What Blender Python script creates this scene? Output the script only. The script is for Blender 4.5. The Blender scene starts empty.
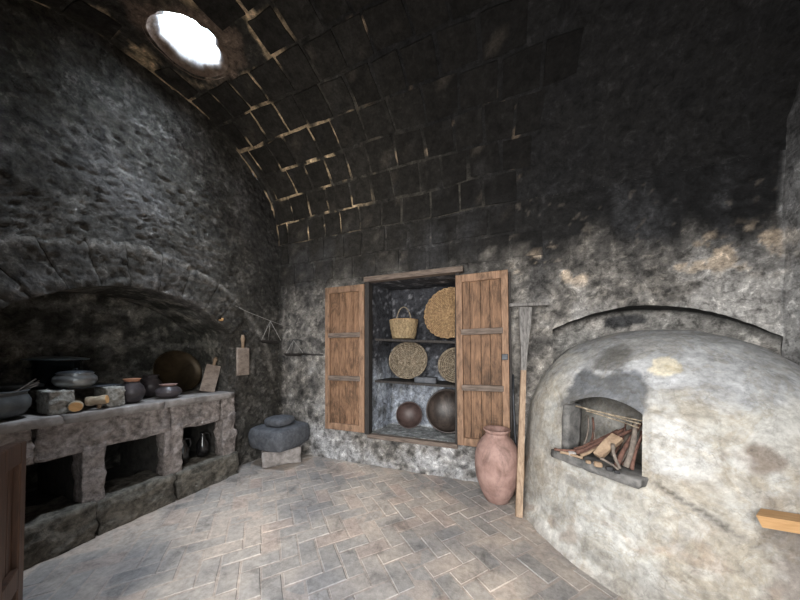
import bpy, math, random
import numpy as np
from mathutils import Vector, Matrix, Euler

random.seed(7)
rng = np.random.RandomState(11)
PI = math.pi
scene = bpy.context.scene
COL = scene.collection

# ------------------------------------------------------------------ camera
EYE = 1.4
F_PX = 265.0
YAW = math.radians(20.7)
cam_d = bpy.data.cameras.new('camera')
cam = bpy.data.objects.new('camera', cam_d)
COL.objects.link(cam)
cam.location = (0, 0, EYE)
cam.rotation_euler = (math.radians(90), 0, YAW)
cam_d.sensor_width = 36.0
cam_d.lens = F_PX * 36.0 / 800.0
cam_d.shift_y = 55.0 / 800.0
cam_d.clip_start = 0.02
scene.camera = cam

# ------------------------------------------------------------------ world, lights, exposure
world = bpy.data.worlds.new('world')
scene.world = world
world.use_nodes = True
bg = world.node_tree.nodes['Background']
bg.inputs['Color'].default_value = (0.86, 0.93, 1.0, 1)
bg.inputs['Strength'].default_value = 2.6

def area(name, loc, rot, sx, sy, power, color, shape='RECTANGLE'):
    d = bpy.data.lights.new(name, 'AREA')
    d.shape = shape
    d.size = sx
    if shape in ('RECTANGLE', 'ELLIPSE'):
        d.size_y = sy
    d.energy = power
    d.color = color
    o = bpy.data.objects.new(name, d)
    o.location = loc
    o.rotation_euler = rot
    COL.objects.link(o)
    return o

# daylight that falls through the round opening in the vault
area('daylight_oculus', (-2.49, 1.49, 4.66), (0, 0, 0), 0.40, 0.40, 100, (0.76, 0.87, 1.0), 'DISK')
# daylight that comes through the doorway behind the camera
area('daylight_doorway', (-0.3, -0.9, 1.75), (math.radians(84), 0, 0), 2.2, 2.0, 112, (1.0, 0.965, 0.91))

vs = scene.view_settings
vs.view_transform = 'Standard'
vs.look = 'None'
vs.gamma = 1.0
vs.use_curve_mapping = False
vs.exposure = 0.55

# ------------------------------------------------------------------ noise
_perm = rng.permutation(256)
_perm = np.concatenate([_perm, _perm, _perm])
_grad = rng.normal(size=(256, 3))
_grad /= np.linalg.norm(_grad, axis=1)[:, None]

def perlin(P):
    P = np.asarray(P, float)
    I = np.floor(P).astype(int)
    Fr = P - I
    I &= 255
    u = Fr * Fr * Fr * (Fr * (Fr * 6 - 15) + 10)
    out = np.zeros(len(P))
    for dx in (0, 1):
        wx = u[:, 0] if dx else 1 - u[:, 0]
        for dy in (0, 1):
            wy = u[:, 1] if dy else 1 - u[:, 1]
            for dz in (0, 1):
                wz = u[:, 2] if dz else 1 - u[:, 2]
                h = _perm[_perm[_perm[(I[:, 0] + dx) & 255] + ((I[:, 1] + dy) & 255)] + ((I[:, 2] + dz) & 255)]
                g = _grad[h]
                out += wx * wy * wz * (g[:, 0] * (Fr[:, 0] - dx) + g[:, 1] * (Fr[:, 1] - dy) + g[:, 2] * (Fr[:, 2] - dz))
    return out * 1.5

def fbm(P, scale, octv=4, seed=0, gain=0.5):
    P = np.asarray(P, float) * scale + seed * 17.31
    a = 1.0; s = 0; n = 0
    for _ in range(octv):
        s = s + a * perlin(P); n += a
        P = P * 2.03 + 5.1; a *= gain
    return s / n

def sstep(a, b, x):
    t = np.clip((x - a) / (b - a), 0, 1)
    return t * t * (3 - 2 * t)

def mixc(c, k, col):
    return c * (1 - k[:, None]) + np.array(col)[None, :] * k[:, None]

# ------------------------------------------------------------------ mesh helpers
class MB:
    def __init__(self):
        self.v = []; self.f = []
    def add(self, v, f):
        o = len(self.v)
        self.v.extend([tuple(map(float, p)) for p in v])
        self.f.extend([tuple(i + o for i in q) for q in f])
        return self
    def box(self, c, s, rot=None, bev=0.0):
        hx, hy, hz = s[0] / 2, s[1] / 2, s[2] / 2
        pts = []
        if bev <= 0:
            for z in (-hz, hz):
                for y in (-hy, hy):
                    for x in (-hx, hx):
                        pts.append(Vector((x, y, z)))
            fs = [(0, 2, 3, 1), (4, 5, 7, 6), (0, 1, 5, 4), (2, 6, 7, 3), (0, 4, 6, 2), (1, 3, 7, 5)]
        else:
            bm = bmesh_box(hx, hy, hz, bev)
            pts = [Vector(p) for p in bm[0]]; fs = bm[1]
        R = Euler(rot).to_matrix() if rot else Matrix.Identity(3)
        C = Vector(c)
        return self.add([R @ p + C for p in pts], fs)
    def tube(self, pts, r, seg=8, cap=True, flat=1.0):
        pts = [Vector(p) for p in pts]
        n = len(pts)
        rs = r if hasattr(r, '__len__') else [r] * n
        V = []; Fc = []
        prev = None
        for i in range(n):
            d = (pts[min(i + 1, n - 1)] - pts[max(i - 1, 0)])
            d = d.normalized() if d.length > 1e-9 else Vector((0, 0, 1))
            if prev is None:
                a = Vector((0, 0, 1)) if abs(d.z) < 0.9 else Vector((1, 0, 0))
                x = d.cross(a).normalized()
            else:
                x = (prev - d * prev.dot(d)).normalized()
            prev = x
            y = d.cross(x)
            for k in range(seg):
                a = 2 * PI * k / seg
                V.append(pts[i] + x * math.cos(a) * rs[i] + y * math.sin(a) * rs[i] * flat)
        for i in range(n - 1):
            for k in range(seg):
                k2 = (k + 1) % seg
                Fc.append((i * seg + k, i * seg + k2, (i + 1) * seg + k2, (i + 1) * seg + k))
        if cap:
            Fc.append(tuple(range(seg - 1, -1, -1)))
            Fc.append(tuple((n - 1) * seg + k for k in range(seg)))
        return self.add(V, Fc)
    def ring(self, pts, r, seg=6):
        """closed tube"""
        pts = [Vector(p) for p in pts]
        n = len(pts)
        V = []; Fc = []
        for i in range(n):
            d = (pts[(i + 1) % n] - pts[i - 1]).normalized()
            x = d.cross(Vector((0, 0, 1)))
            x = x.normalized() if x.length > 1e-6 else Vector((1, 0, 0))
            y = d.cross(x)
            for k in range(seg):
                a = 2 * PI * k / seg
                V.append(pts[i] + x * math.cos(a) * r + y * math.sin(a) * r)
        for i in range(n):
            j = (i + 1) % n
            for k in range(seg):
                k2 = (k + 1) % seg
                Fc.append((i * seg + k, i * seg + k2, j * seg + k2, j * seg + k))
        return self.add(V, Fc)
    def lathe(self, prof, seg=32, wob=0.0, c=(0, 0, 0), seed=0, cap=True):
        V = []; Fc = []
        rr = random.Random(seed)
        ph = [rr.uniform(0, 6.28) for _ in range(3)]
        for i, (r, z) in enumerate(prof):
            for k in range(seg):
                a = 2 * PI * k / seg
                w = 1 + wob * (math.sin(a * 2 + ph[0] + z * 9) + 0.6 * math.sin(a * 3 + ph[1] - z * 7))
                V.append((c[0] + r * w * math.cos(a), c[1] + r * w * math.sin(a), c[2] + z + wob * 0.05 * math.sin(a * 2 + ph[2])))
        for i in range(len(prof) - 1):
            for k in range(seg):
                k2 = (k + 1) % seg
                Fc.append((i * seg + k, i * seg + k2, (i + 1) * seg + k2, (i + 1) * seg + k))
        if cap and prof[0][0] > 1e-3:
            Fc.append(tuple(range(seg - 1, -1, -1)))
        return self.add(V, Fc)
    def build(self, name, mat, parent=None, smooth=False, label=None, colfn=None, loc=None, world=False, kind=None):
        v = self.v
        if world and parent is not None:
            o_ = parent.location
            v = [(a - o_.x, b - o_.y, c - o_.z) for a, b, c in v]
        me = bpy.data.meshes.new(name)
        me.from_pydata(v, [], self.f)
        me.update()
        if colfn is not None:
            set_cols(me, colfn(np.array(self.v)))
        if smooth:
            me.polygons.foreach_set('use_smooth', [True] * len(me.polygons))
        o = bpy.data.objects.new(name, me)
        COL.objects.link(o)
        me.materials.append(mat)
        if parent is not None:
            o.parent = parent
        if loc is not None:
            o.location = loc
        if label:
            o['label'] = label
        if kind:
            o['kind'] = kind
        return o

def set_cols(me, c):
    at = me.color_attributes.new('Col', 'FLOAT_COLOR', 'POINT')
    a = np.ones((len(c), 4)); a[:, :3] = np.clip(c, 0, 1)
    at.data.foreach_set('color', a.ravel())

_bevcache = {}
def bmesh_box(hx, hy, hz, b):
    """box with every edge chamfered by b: 24 vertices"""
    b = min(b, hx * .9, hy * .9, hz * .9)
    V = []; idx = {}
    for sx in (-1, 1):
        for sy in (-1, 1):
            for sz in (-1, 1):
                for ax in range(3):
                    p = [sx * (hx - b), sy * (hy - b), sz * (hz - b)]
                    p[ax] = (sx * hx, sy * hy, sz * hz)[ax]
                    idx[(sx, sy, sz, ax)] = len(V); V.append(tuple(p))
    Fc = []
    for ax in range(3):
        o1, o2 = [a for a in range(3) if a != ax]
        for s in (-1, 1):
            q = []
            for a, c in ((-1, -1), (1, -1), (1, 1), (-1, 1)):
                k = [0, 0, 0]; k[ax] = s; k[o1] = a; k[o2] = c
                q.append(idx[(k[0], k[1], k[2], ax)])
            Fc.append(q)
    for ax in range(3):
        o1, o2 = [a for a in range(3) if a != ax]
        for a in (-1, 1):
            for c in (-1, 1):
                q = []
                for s, axx in ((-1, o1), (-1, o2), (1, o2), (1, o1)):
                    k = [0, 0, 0]; k[ax] = s; k[o1] = a; k[o2] = c
                    q.append(idx[(k[0], k[1], k[2], axx)])
                Fc.append(q)
    for sx in (-1, 1):
        for sy in (-1, 1):
            for sz in (-1, 1):
                Fc.append([idx[(sx, sy, sz, a)] for a in range(3)])
    # orient outward
    out = []
    for q in Fc:
        c = sum((Vector(V[i]) for i in q), Vector()) / len(q)
        n = (Vector(V[q[1]]) - Vector(V[q[0]])).cross(Vector(V[q[2]]) - Vector(V[q[0]]))
        out.append(tuple(q) if n.dot(c) > 0 else tuple(reversed(q)))
    return V, out

def rough_box(c, s, n=5, amp=0.012, rnd=0.25, seed=0, rot=None, nscale=9.0, taper=None):
    """a rounded, hewn stone: gridded cube, corners eased, surface knocked about"""
    mb = MB()
    pts = []; fs = []; key = {}
    def vid(i, j, k):
        q = (i, j, k)
        if q not in key:
            key[q] = len(pts)
            pts.append([2 * i / n - 1, 2 * j / n - 1, 2 * k / n - 1])
        return key[q]
    for a in range(n):
        for b in range(n):
            for lo in (0, n):
                fl = lo == 0
                q = [vid(lo, a, b), vid(lo, a + 1, b), vid(lo, a + 1, b + 1), vid(lo, a, b + 1)]
                fs.append(q[::-1] if fl else q)
                q = [vid(a, lo, b), vid(a, lo, b + 1), vid(a + 1, lo, b + 1), vid(a + 1, lo, b)]
                fs.append(q[::-1] if fl else q)
                q = [vid(a, b, lo), vid(a + 1, b, lo), vid(a + 1, b + 1, lo), vid(a, b + 1, lo)]
                fs.append(q[::-1] if fl else q)
    P = np.array(pts)
    L = np.linalg.norm(P, axis=1)[:, None]
    sph = P / L * 1.25
    P = P * (1 - rnd) + np.where(np.abs(sph) > 1, np.sign(sph), sph) * rnd * 0.5 + P / L * rnd * 0.5
    P = P * np.array(s)[None, :] / 2
    if taper is not None:
        k = 1 + (P[:, 2] / s[2]) * taper
        P[:, 0] *= k; P[:, 1] *= k
    N = P / (np.linalg.norm(P, axis=1)[:, None] + 1e-9)
    d = fbm(P + np.array(c), nscale, 3, seed + 3) * amp * 2 + (fbm(P + np.array(c), nscale * 3.5, 3, seed + 7) * amp * 0.9 if n >= 9 else 0)
    P = P + N * d[:, None]
    if rot:
        R = np.array(Euler(rot).to_matrix())
        P = P @ R.T
    P = P + np.array(c)
    mb.add(P, fs)
    return mb

def grid_mesh(mb, P, flip=False):
    """P: (nu, nv, 3)"""
    nu, nv = P.shape[:2]
    fs = []
    for i in range(nu - 1):
        for j in range(nv - 1):
            a, b, c, d = i * nv + j, (i + 1) * nv + j, (i + 1) * nv + j + 1, i * nv + j + 1
            fs.append((a, d, c, b) if flip else (a, b, c, d))
    mb.add(P.reshape(-1, 3), fs)

def thing(name, label, cat, loc=(0, 0, 0), rot=(0, 0, 0), group=None):
    o = bpy.data.objects.new(name, None)
    o.empty_display_size = 0.1
    COL.objects.link(o)
    o.location = loc; o.rotation_euler = rot
    o['label'] = label; o['category'] = cat
    if group: o['group'] = group
    return o

def tag(o, label, cat, group=None):
    o['label'] = label; o['category'] = cat
    if group: o['group'] = group
    return o

def structure(o):
    o['kind'] = 'structure'
    return o

# ------------------------------------------------------------------ materials
def new_mat(name):
    m = bpy.data.materials.new(name)
    m.use_nodes = True
    nt = m.node_tree
    return m, nt, nt.nodes['Principled BSDF']

def noise_node(nt, scale, detail=6, rough=0.6, vec=None, dist=0.0):
    n = nt.nodes.new('ShaderNodeTexNoise')
    n.inputs['Scale'].default_value = scale
    n.inputs['Detail'].default_value = detail
    n.inputs['Roughness'].default_value = rough
    n.inputs['Distortion'].default_value = dist
    if vec is not None: nt.links.new(vec, n.inputs['Vector'])
    return n

def ramp(nt, src, stops):
    r = nt.nodes.new('ShaderNodeValToRGB')
    cr = r.color_ramp
    while len(cr.elements) < len(stops): cr.elements.new(0.5)
    for e, (p, c) in zip(cr.elements, stops):
        e.position = p
        e.color = (c, c, c, 1) if not hasattr(c, '__len__') else (*c, 1)
    nt.links.new(src, r.inputs['Fac'])
    return r

def mult(nt, a, b, fac=1.0, mode='MULTIPLY'):
    m = nt.nodes.new('ShaderNodeMix')
    m.data_type = 'RGBA'; m.blend_type = mode
    m.inputs['Factor'].default_value = fac
    nt.links.new(a, m.inputs[6]); nt.links.new(b, m.inputs[7])
    return m.outputs[2]

def bump(nt, h, strength, dist, prev=None):
    b = nt.nodes.new('ShaderNodeBump')
    b.inputs['Strength'].default_value = strength
    b.inputs['Distance'].default_value = dist
    nt.links.new(h, b.inputs['Height'])
    if prev: nt.links.new(prev, b.inputs['Normal'])
    return b.outputs['Normal']

def coord(nt, scale=(1, 1, 1)):
    t = nt.nodes.new('ShaderNodeTexCoord')
    m = nt.nodes.new('ShaderNodeMapping')
    m.inputs['Scale'].default_value = scale
    nt.links.new(t.outputs['Object'], m.inputs['Vector'])
    return m.outputs['Vector']

def stone_attr(name, rough=0.9, lo=0.5, hi=1.5, s1=22, b1=0.7, bd=0.012, spec=0.3, pit=0.0, flake=0.0, crack=0.0, tint=None):
    """stone or plaster whose broad colour is carried by the mesh (Col), fine grain by noise"""
    m, nt, p = new_mat(name)
    v = coord(nt)
    at = nt.nodes.new('ShaderNodeVertexColor'); at.layer_name = 'Col'
    n1 = noise_node(nt, s1, 8, 0.68, v)
    r1 = ramp(nt, n1.outputs['Fac'], [(0.3, lo), (0.7, hi)])
    c = mult(nt, at.outputs['Color'], r1.outputs['Color'])
    n2 = noise_node(nt, s1 * 3.1, 4, 0.7, v)
    r2 = ramp(nt, n2.outputs['Fac'], [(0.3, 0.75), (0.7, 1.25)])
    c = mult(nt, c, r2.outputs['Color'])
    fl = None
    if flake > 0:
        n3 = noise_node(nt, 10, 12, 0.78, v, 0.6)
        r3 = ramp(nt, n3.outputs['Fac'], [(0.40, 1 - 0.7 * flake), (0.47, 1.0), (0.55, 1.0), (0.60, 1 + 1.0 * flake)])
        c = mult(nt, c, r3.outputs['Color']); fl = r3.outputs['Color']
    if tint:
        n4 = noise_node(nt, 3.2, 10, 0.7, v, 0.8)
        r4 = ramp(nt, n4.outputs['Fac'], [(0.42, (1, 1, 1)), (0.50, tint), (0.53, (1, 1, 1)), (0.60, (1.12, 1.12, 1.13))])
        c = mult(nt, c, r4.outputs['Color'])
    cr_ = None
    if crack > 0:
        wn = noise_node(nt, 5, 5, 0.6, v)
        mm = nt.nodes.new('ShaderNodeMix'); mm.data_type = 'RGBA'; mm.blend_type = 'ADD'; mm.inputs['Factor'].default_value = 0.45
        nt.links.new(v, mm.inputs[6]); nt.links.new(wn.outputs['Color'], mm.inputs[7])
        vo2 = nt.nodes.new('ShaderNodeTexVoronoi'); vo2.feature = 'DISTANCE_TO_EDGE'; vo2.inputs['Scale'].default_value = 2.6
        nt.links.new(mm.outputs[2], vo2.inputs['Vector'])
        rc_ = ramp(nt, vo2.outputs['Distance'], [(0.0, 1 - crack), (0.022, 1.0)])
        c = mult(nt, c, rc_.outputs['Color']); cr_ = rc_.outputs['Color']
    nt.links.new(c, p.inputs['Base Color'])
    p.inputs['Roughness'].default_value = rough
    p.inputs['Specular IOR Level'].default_value = spec
    nb = bump(nt, n1.outputs['Fac'], b1, bd)
    if fl: nb = bump(nt, fl, 0.35, 0.008, nb)
    if cr_: nb = bump(nt, cr_, 0.4, 0.006, nb)
    nb = bump(nt, n2.outputs['Fac'], b1 * 0.6, bd * 0.4, nb)
    if pit > 0:
        vo = nt.nodes.new('ShaderNodeTexVoronoi')
        vo.inputs['Scale'].default_value = 16
        nt.links.new(v, vo.inputs['Vector'])
        rr = ramp(nt, vo.outputs['Distance'], [(0.08, 0.0), (0.32, 1.0)])
        nb = bump(nt, rr.outputs['Color'], pit, 0.012, nb)
    nt.links.new(nb, p.inputs['Normal'])
    return m

def simple(name, c1, c2=None, rough=0.8, scale=12, metal=0.0, b=0.3, bd=0.004, spec=0.4, stretch=(1, 1, 1), rand=0.0, coat=0.0):
    m, nt, p = new_mat(name)
    c2 = c2 or c1
    v = coord(nt, stretch)
    n = noise_node(nt, scale, 7, 0.65, v, 0.3)
    r = ramp(nt, n.outputs['Fac'], [(0.32, c1), (0.68, c2)])
    c = r.outputs['Color']
    if rand > 0:
        oi = nt.nodes.new('ShaderNodeObjectInfo')
        rr = ramp(nt, oi.outputs['Random'], [(0.0, 1 - rand), (1.0, 1 + rand)])
        c = mult(nt, c, rr.outputs['Color'])
    nt.links.new(c, p.inputs['Base Color'])
    p.inputs['Roughness'].default_value = rough
    p.inputs['Metallic'].default_value = metal
    p.inputs['Specular IOR Level'].default_value = spec
    p.inputs['Coat Weight'].default_value = coat
    if b > 0:
        nt.links.new(bump(nt, n.outputs['Fac'], b, bd), p.inputs['Normal'])
    return m

M = {}
M['wall'] = stone_attr('sooty_plaster', lo=0.45, hi=1.6, s1=20, b1=0.8, bd=0.014, pit=0.3, flake=0.75)
M['block'] = stone_attr('sooty_stone', lo=0.6, hi=1.4, s1=14, b1=0.7, bd=0.012, rough=0.9, flake=0.35, spec=0.15)
M['oven'] = stone_attr('oven_plaster', lo=0.80, hi=1.18, s1=9, b1=0.55, bd=0.012, rough=0.9, flake=0.2, crack=0.18, tint=(0.90, 0.865, 0.81))
M['ashlar'] = simple('pinkish_volcanic_stone', (0.13, 0.11, 0.10), (0.44, 0.385, 0.36), 0.95, 22, b=1.0, bd=0.02)
M['plinth'] = simple('grimy_volcanic_stone', (0.05, 0.046, 0.036), (0.24, 0.215, 0.18), 0.95, 20, b=1.0, bd=0.02)
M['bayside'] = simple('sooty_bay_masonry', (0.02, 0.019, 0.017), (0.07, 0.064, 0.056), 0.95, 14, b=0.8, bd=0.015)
M['slabtop'] = simple('dusty_counter_stone', (0.16, 0.14, 0.13), (0.36, 0.33, 0.31), 0.9, 9, b=0.6, bd=0.01)
M['basalt'] = simple('dark_grindstone', (0.055, 0.06, 0.07), (0.13, 0.135, 0.15), 0.8, 20, b=0.6, bd=0.006)
M['rough_grey'] = simple('rough_grey_stone', (0.20, 0.18, 0.17), (0.48, 0.44, 0.42), 0.95, 14, b=0.9, bd=0.014)
M['pumice'] = simple('pumice', (0.16, 0.15, 0.13), (0.5, 0.48, 0.44), 0.98, 38, b=1.0, bd=0.014)
M['wood_door'] = simple('orange_brown_wood', (0.095, 0.05, 0.029), (0.30, 0.172, 0.10), 0.75, 11, b=0.35, bd=0.003, stretch=(7, 7, 0.7), rand=0.12)
M['wood_frame'] = simple('worn_door_frame_wood', (0.16, 0.092, 0.056), (0.34, 0.21, 0.135), 0.75, 11, b=0.35, bd=0.003, stretch=(7, 7, 0.7), rand=0.1)
M['wood_grey'] = simple('weathered_grey_wood', (0.07, 0.053, 0.043), (0.22, 0.17, 0.14), 0.85, 9, b=0.5, bd=0.004, stretch=(0.8, 7, 7))
M['wood_greyv'] = simple('weathered_grey_upright_wood', (0.085, 0.08, 0.076), (0.27, 0.255, 0.245), 0.85, 9, b=0.5, bd=0.004, stretch=(7, 7, 0.8))
M['wood_dark'] = simple('smoke_blackened_wood', (0.012, 0.011, 0.011), (0.05, 0.042, 0.038), 0.75, 10, b=0.4, bd=0.003, stretch=(6, 6, 0.8))
M['wood_shaft'] = simple('pale_brown_shaft_wood', (0.19, 0.125, 0.08), (0.44, 0.32, 0.225), 0.7, 9, b=0.3, bd=0.002, stretch=(7, 7, 0.7))
M['wood_red'] = simple('reddish_old_wood', (0.035, 0.018, 0.013), (0.10, 0.048, 0.026), 0.6, 8, b=0.4, bd=0.003, stretch=(6, 6, 0.7))
M['pine'] = simple('fresh_pine', (0.36, 0.20, 0.085), (0.54, 0.33, 0.16), 0.6, 8, b=0.15, bd=0.002, stretch=(0.8, 6, 6))
M['grater'] = simple('grater_wood', (0.17, 0.13, 0.105), (0.38, 0.31, 0.26), 0.85, 18, b=0.4, bd=0.003)
M['wicker'] = simple('tan_wicker', (0.22, 0.13, 0.065), (0.55, 0.37, 0.20), 0.75, 40, b=0.4, bd=0.002)
M['wicker_back'] = simple('tan_wicker_ground', (0.10, 0.06, 0.03), (0.30, 0.19, 0.10), 0.9, 60, b=0.5, bd=0.003)
M['straw'] = simple('yellow_straw', (0.26, 0.18, 0.10), (0.54, 0.41, 0.24), 0.75, 40, b=0.4, bd=0.002)
M['twig'] = simple('grey_twig', (0.16, 0.12, 0.08), (0.42, 0.35, 0.26), 0.85, 30, b=0.4, bd=0.002)
M['twig_back'] = simple('grey_twig_ground', (0.05, 0.037, 0.025), (0.17, 0.13, 0.09), 0.9, 50, b=0.5, bd=0.003)
M['bowl'] = simple('dark_brown_bowl', (0.035, 0.022, 0.02), (0.10, 0.065, 0.058), 0.45, 7, b=0.2, bd=0.003)
M['bowl_grey'] = simple('grey_worn_bowl', (0.03, 0.023, 0.02), (0.10, 0.075, 0.063), 0.42, 6, b=0.2, bd=0.003)
M['clay'] = simple('dusty_red_clay', (0.20, 0.115, 0.095), (0.40, 0.26, 0.225), 0.72, 7, b=0.25, bd=0.004)
M['clay_rim'] = simple('orange_clay_rim', (0.32, 0.14, 0.08), (0.5, 0.25, 0.15), 0.6, 14, b=0.2, bd=0.002)
M['blackclay'] = simple('smoked_clay', (0.03, 0.028, 0.031), (0.10, 0.082, 0.085), 0.38, 8, b=0.25, bd=0.003)
M['enamel_lid'] = simple('black_enamel_painted_sheen', (0.10, 0.135, 0.155), (0.14, 0.18, 0.20), 0.3, 5, b=0.0, spec=0.6)  # lid base colour raised, standing in for the sheen on black enamel
M['enamel'] = simple('black_enamel', (0.008, 0.011, 0.013), (0.014, 0.02, 0.022), 0.18, 5, b=0.0, spec=0.6)
M['aluminium'] = simple('worn_aluminium', (0.20, 0.205, 0.205), (0.40, 0.41, 0.41), 0.30, 7, 0.65, b=0.1, bd=0.002)
M['iron'] = simple('blackened_iron', (0.02, 0.022, 0.026), (0.07, 0.075, 0.085), 0.5, 10, 0.5, b=0.3, bd=0.003)
M['castiron'] = simple('dusty_cast_iron', (0.05, 0.055, 0.06), (0.15, 0.16, 0.165), 0.55, 6, 0.2, b=0.3, bd=0.004)
M['brass'] = simple('tarnished_copper', (0.022, 0.016, 0.009), (0.075, 0.052, 0.028), 0.45, 5, 0.6, b=0.2, bd=0.003)
M['glassjug'] = simple('black_glazed_clay', (0.008, 0.008, 0.009), (0.015, 0.014, 0.014), 0.1, 5, b=0.0, spec=0.7)
M['bark'] = simple('red_brown_bark', (0.06, 0.03, 0.024), (0.22, 0.115, 0.085), 0.85, 25, b=0.7, bd=0.004)
M['bark_grey'] = simple('grey_bark', (0.09, 0.075, 0.065), (0.26, 0.215, 0.18), 0.9, 25, b=0.7, bd=0.004)
M['splitwood'] = simple('split_wood', (0.17, 0.11, 0.07), (0.40, 0.29, 0.195), 0.8, 16, b=0.6, bd=0.004)
M['log_end'] = simple('fresh_log_end', (0.52, 0.27, 0.10), (0.78, 0.46, 0.20), 0.7, 14, b=0.3, bd=0.002)
M['log_bark'] = simple('pale_log_bark', (0.24, 0.18, 0.12), (0.50, 0.41, 0.30), 0.9, 18, b=0.6, bd=0.004)
M['ash'] = simple('ash_grey_lining', (0.10, 0.095, 0.09), (0.34, 0.32, 0.30), 0.95, 9, b=0.5, bd=0.008)
M['charcoal'] = simple('charcoal', (0.01, 0.01, 0.01), (0.04, 0.04, 0.045), 0.6, 20, b=0.6, bd=0.004)
M['lip'] = simple('sooty_hearth_stone', (0.055, 0.055, 0.055), (0.22, 0.21, 0.20), 0.85, 12, b=0.8, bd=0.01)
M['mortar'] = simple('floor_mortar', (0.17, 0.155, 0.15), (0.30, 0.275, 0.26), 0.95, 12, b=0.5, bd=0.006)
M['cord'] = simple('thin_grey_cord', (0.25, 0.23, 0.21), (0.42, 0.4, 0.37), 0.8, 30, b=0)
M['court'] = simple('courtyard_paving', (0.42, 0.36, 0.30), (0.56, 0.50, 0.43), 0.9, 4, b=0.3)

def dirty(m, thr=0.5, amt=0.55, scale=5.0, stretch=(2.2, 2.2, 0.8)):
    # grime blotches on a finished material
    nt = m.node_tree; p = nt.nodes['Principled BSDF']
    src = p.inputs['Base Color'].links[0].from_socket
    geo = nt.nodes.new('ShaderNodeNewGeometry'); mp = nt.nodes.new('ShaderNodeMapping'); mp.inputs['Scale'].default_value = stretch
    nt.links.new(geo.outputs['Position'], mp.inputs['Vector'])
    n = noise_node(nt, scale, 10, 0.75, mp.outputs['Vector'], 0.5)
    r = ramp(nt, n.outputs['Fac'], [(thr - 0.06, 1 - amt), (thr + 0.06, 1.0), (0.75, 1.12)])
    nt.links.new(mult(nt, src, r.outputs['Color']), p.inputs['Base Color'])
dirty(M['wood_door'], 0.47, 0.55); dirty(M['wood_frame'], 0.44, 0.5); dirty(M['clay'], 0.45, 0.3); dirty(M['bowl_grey'], 0.5, 0.5)
dirty(M['wicker'], 0.46, 0.35, 14); dirty(M['twig'], 0.48, 0.45, 12); dirty(M['ashlar'], 0.44, 0.5, 6, (1, 1, 1)); dirty(M['plinth'], 0.46, 0.5, 6, (1, 1, 1))

def brick_mat():
    m, nt, p = new_mat('worn_floor_brick')
    geo = nt.nodes.new('ShaderNodeNewGeometry')
    pos = geo.outputs['Position']
    n = noise_node(nt, 1.1, 4, 0.55, pos)
    r = ramp(nt, n.outputs['Fac'], [(0.35, (0.235, 0.225, 0.225)), (0.48, (0.33, 0.30, 0.275)), (0.60, (0.46, 0.40, 0.35))])
    oi = nt.nodes.new('ShaderNodeObjectInfo')
    rr = ramp(nt, oi.outputs['Random'], [(0.0, (0.86, 0.87, 0.88)), (0.5, (1.0, 1.0, 1.0)), (0.88, (1.08, 1.03, 0.99)), (1.0, (1.14, 1.0, 0.95))])
    c = mult(nt, r.outputs['Color'], rr.outputs['Color'])
    n2 = noise_node(nt, 26, 7, 0.7, pos)
    r2 = ramp(nt, n2.outputs['Fac'], [(0.3, 0.72), (0.7, 1.25)])
    c = mult(nt, c, r2.outputs['Color'])
    nt.links.new(c, p.inputs['Base Color'])
    r3 = ramp(nt, n.outputs['Fac'], [(0.3, 0.62), (0.7, 0.85)])
    nt.links.new(r3.outputs['Color'], p.inputs['Roughness'])
    p.inputs['Specular IOR Level'].default_value = 0.35
    nt.links.new(bump(nt, n2.outputs['Fac'], 0.5, 0.005), p.inputs['Normal'])
    return m
M['brick'] = brick_mat()
dirty(M['brick'], 0.41, 0.4, 4.5, (1, 1, 1))
dirty(M['straw'], 0.5, 0.4, 14)

# ------------------------------------------------------------------ shell dimensions
XL, XR = -3.05, 2.09          # end walls
YB, YF = 3.02, 0.28           # back wall, door wall (inner faces)
YC, HA = 1.65, 1.37           # vault centre line and half span
ZS, RISE = 3.0, 1.06          # springing and rise
XREC = -3.78                  # back of the stove recess

def vault(phi):
    c, s = np.cos(phi), np.sin(phi)
    n = 2 / 2.12
    return YC + HA * np.sign(c) * np.abs(c) ** n, ZS + RISE * np.abs(s) ** n

def vault_z(y):
    u = np.clip(np.abs((y - YC) / HA), 0, 1)
    return ZS + RISE * (1 - u ** 2.12) ** (1 / 2.12)

def disp(P):
    """one displacement field for all rough masonry so that edges stay shut"""
    a = 0.020
    d = np.stack([fbm(P, 1.7, 5, s) for s in (1, 2, 3)], 1) * a * 1.6
    f = np.stack([fbm(P, 9.0, 3, s) for s in (4, 5, 6)], 1) * 0.010
    left = sstep(-2.6, -3.0, P[:, 0])
    pits = (sstep(0.24, 0.36, fbm(P * np.array([1, 1, 1.6]), 13.0, 3, 9)) * 0.016 + sstep(0.20, 0.32, fbm(P * np.array([1, 1, 1.8]), 24.0, 2, 19)) * 0.010) * left
    lum = (fbm(P, 3.0, 4, 12) * 0.022 + fbm(P, 26.0, 2, 13) * 0.006) * left
    d = d + f
    d[:, 0] += lum - pits
    return d

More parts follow.
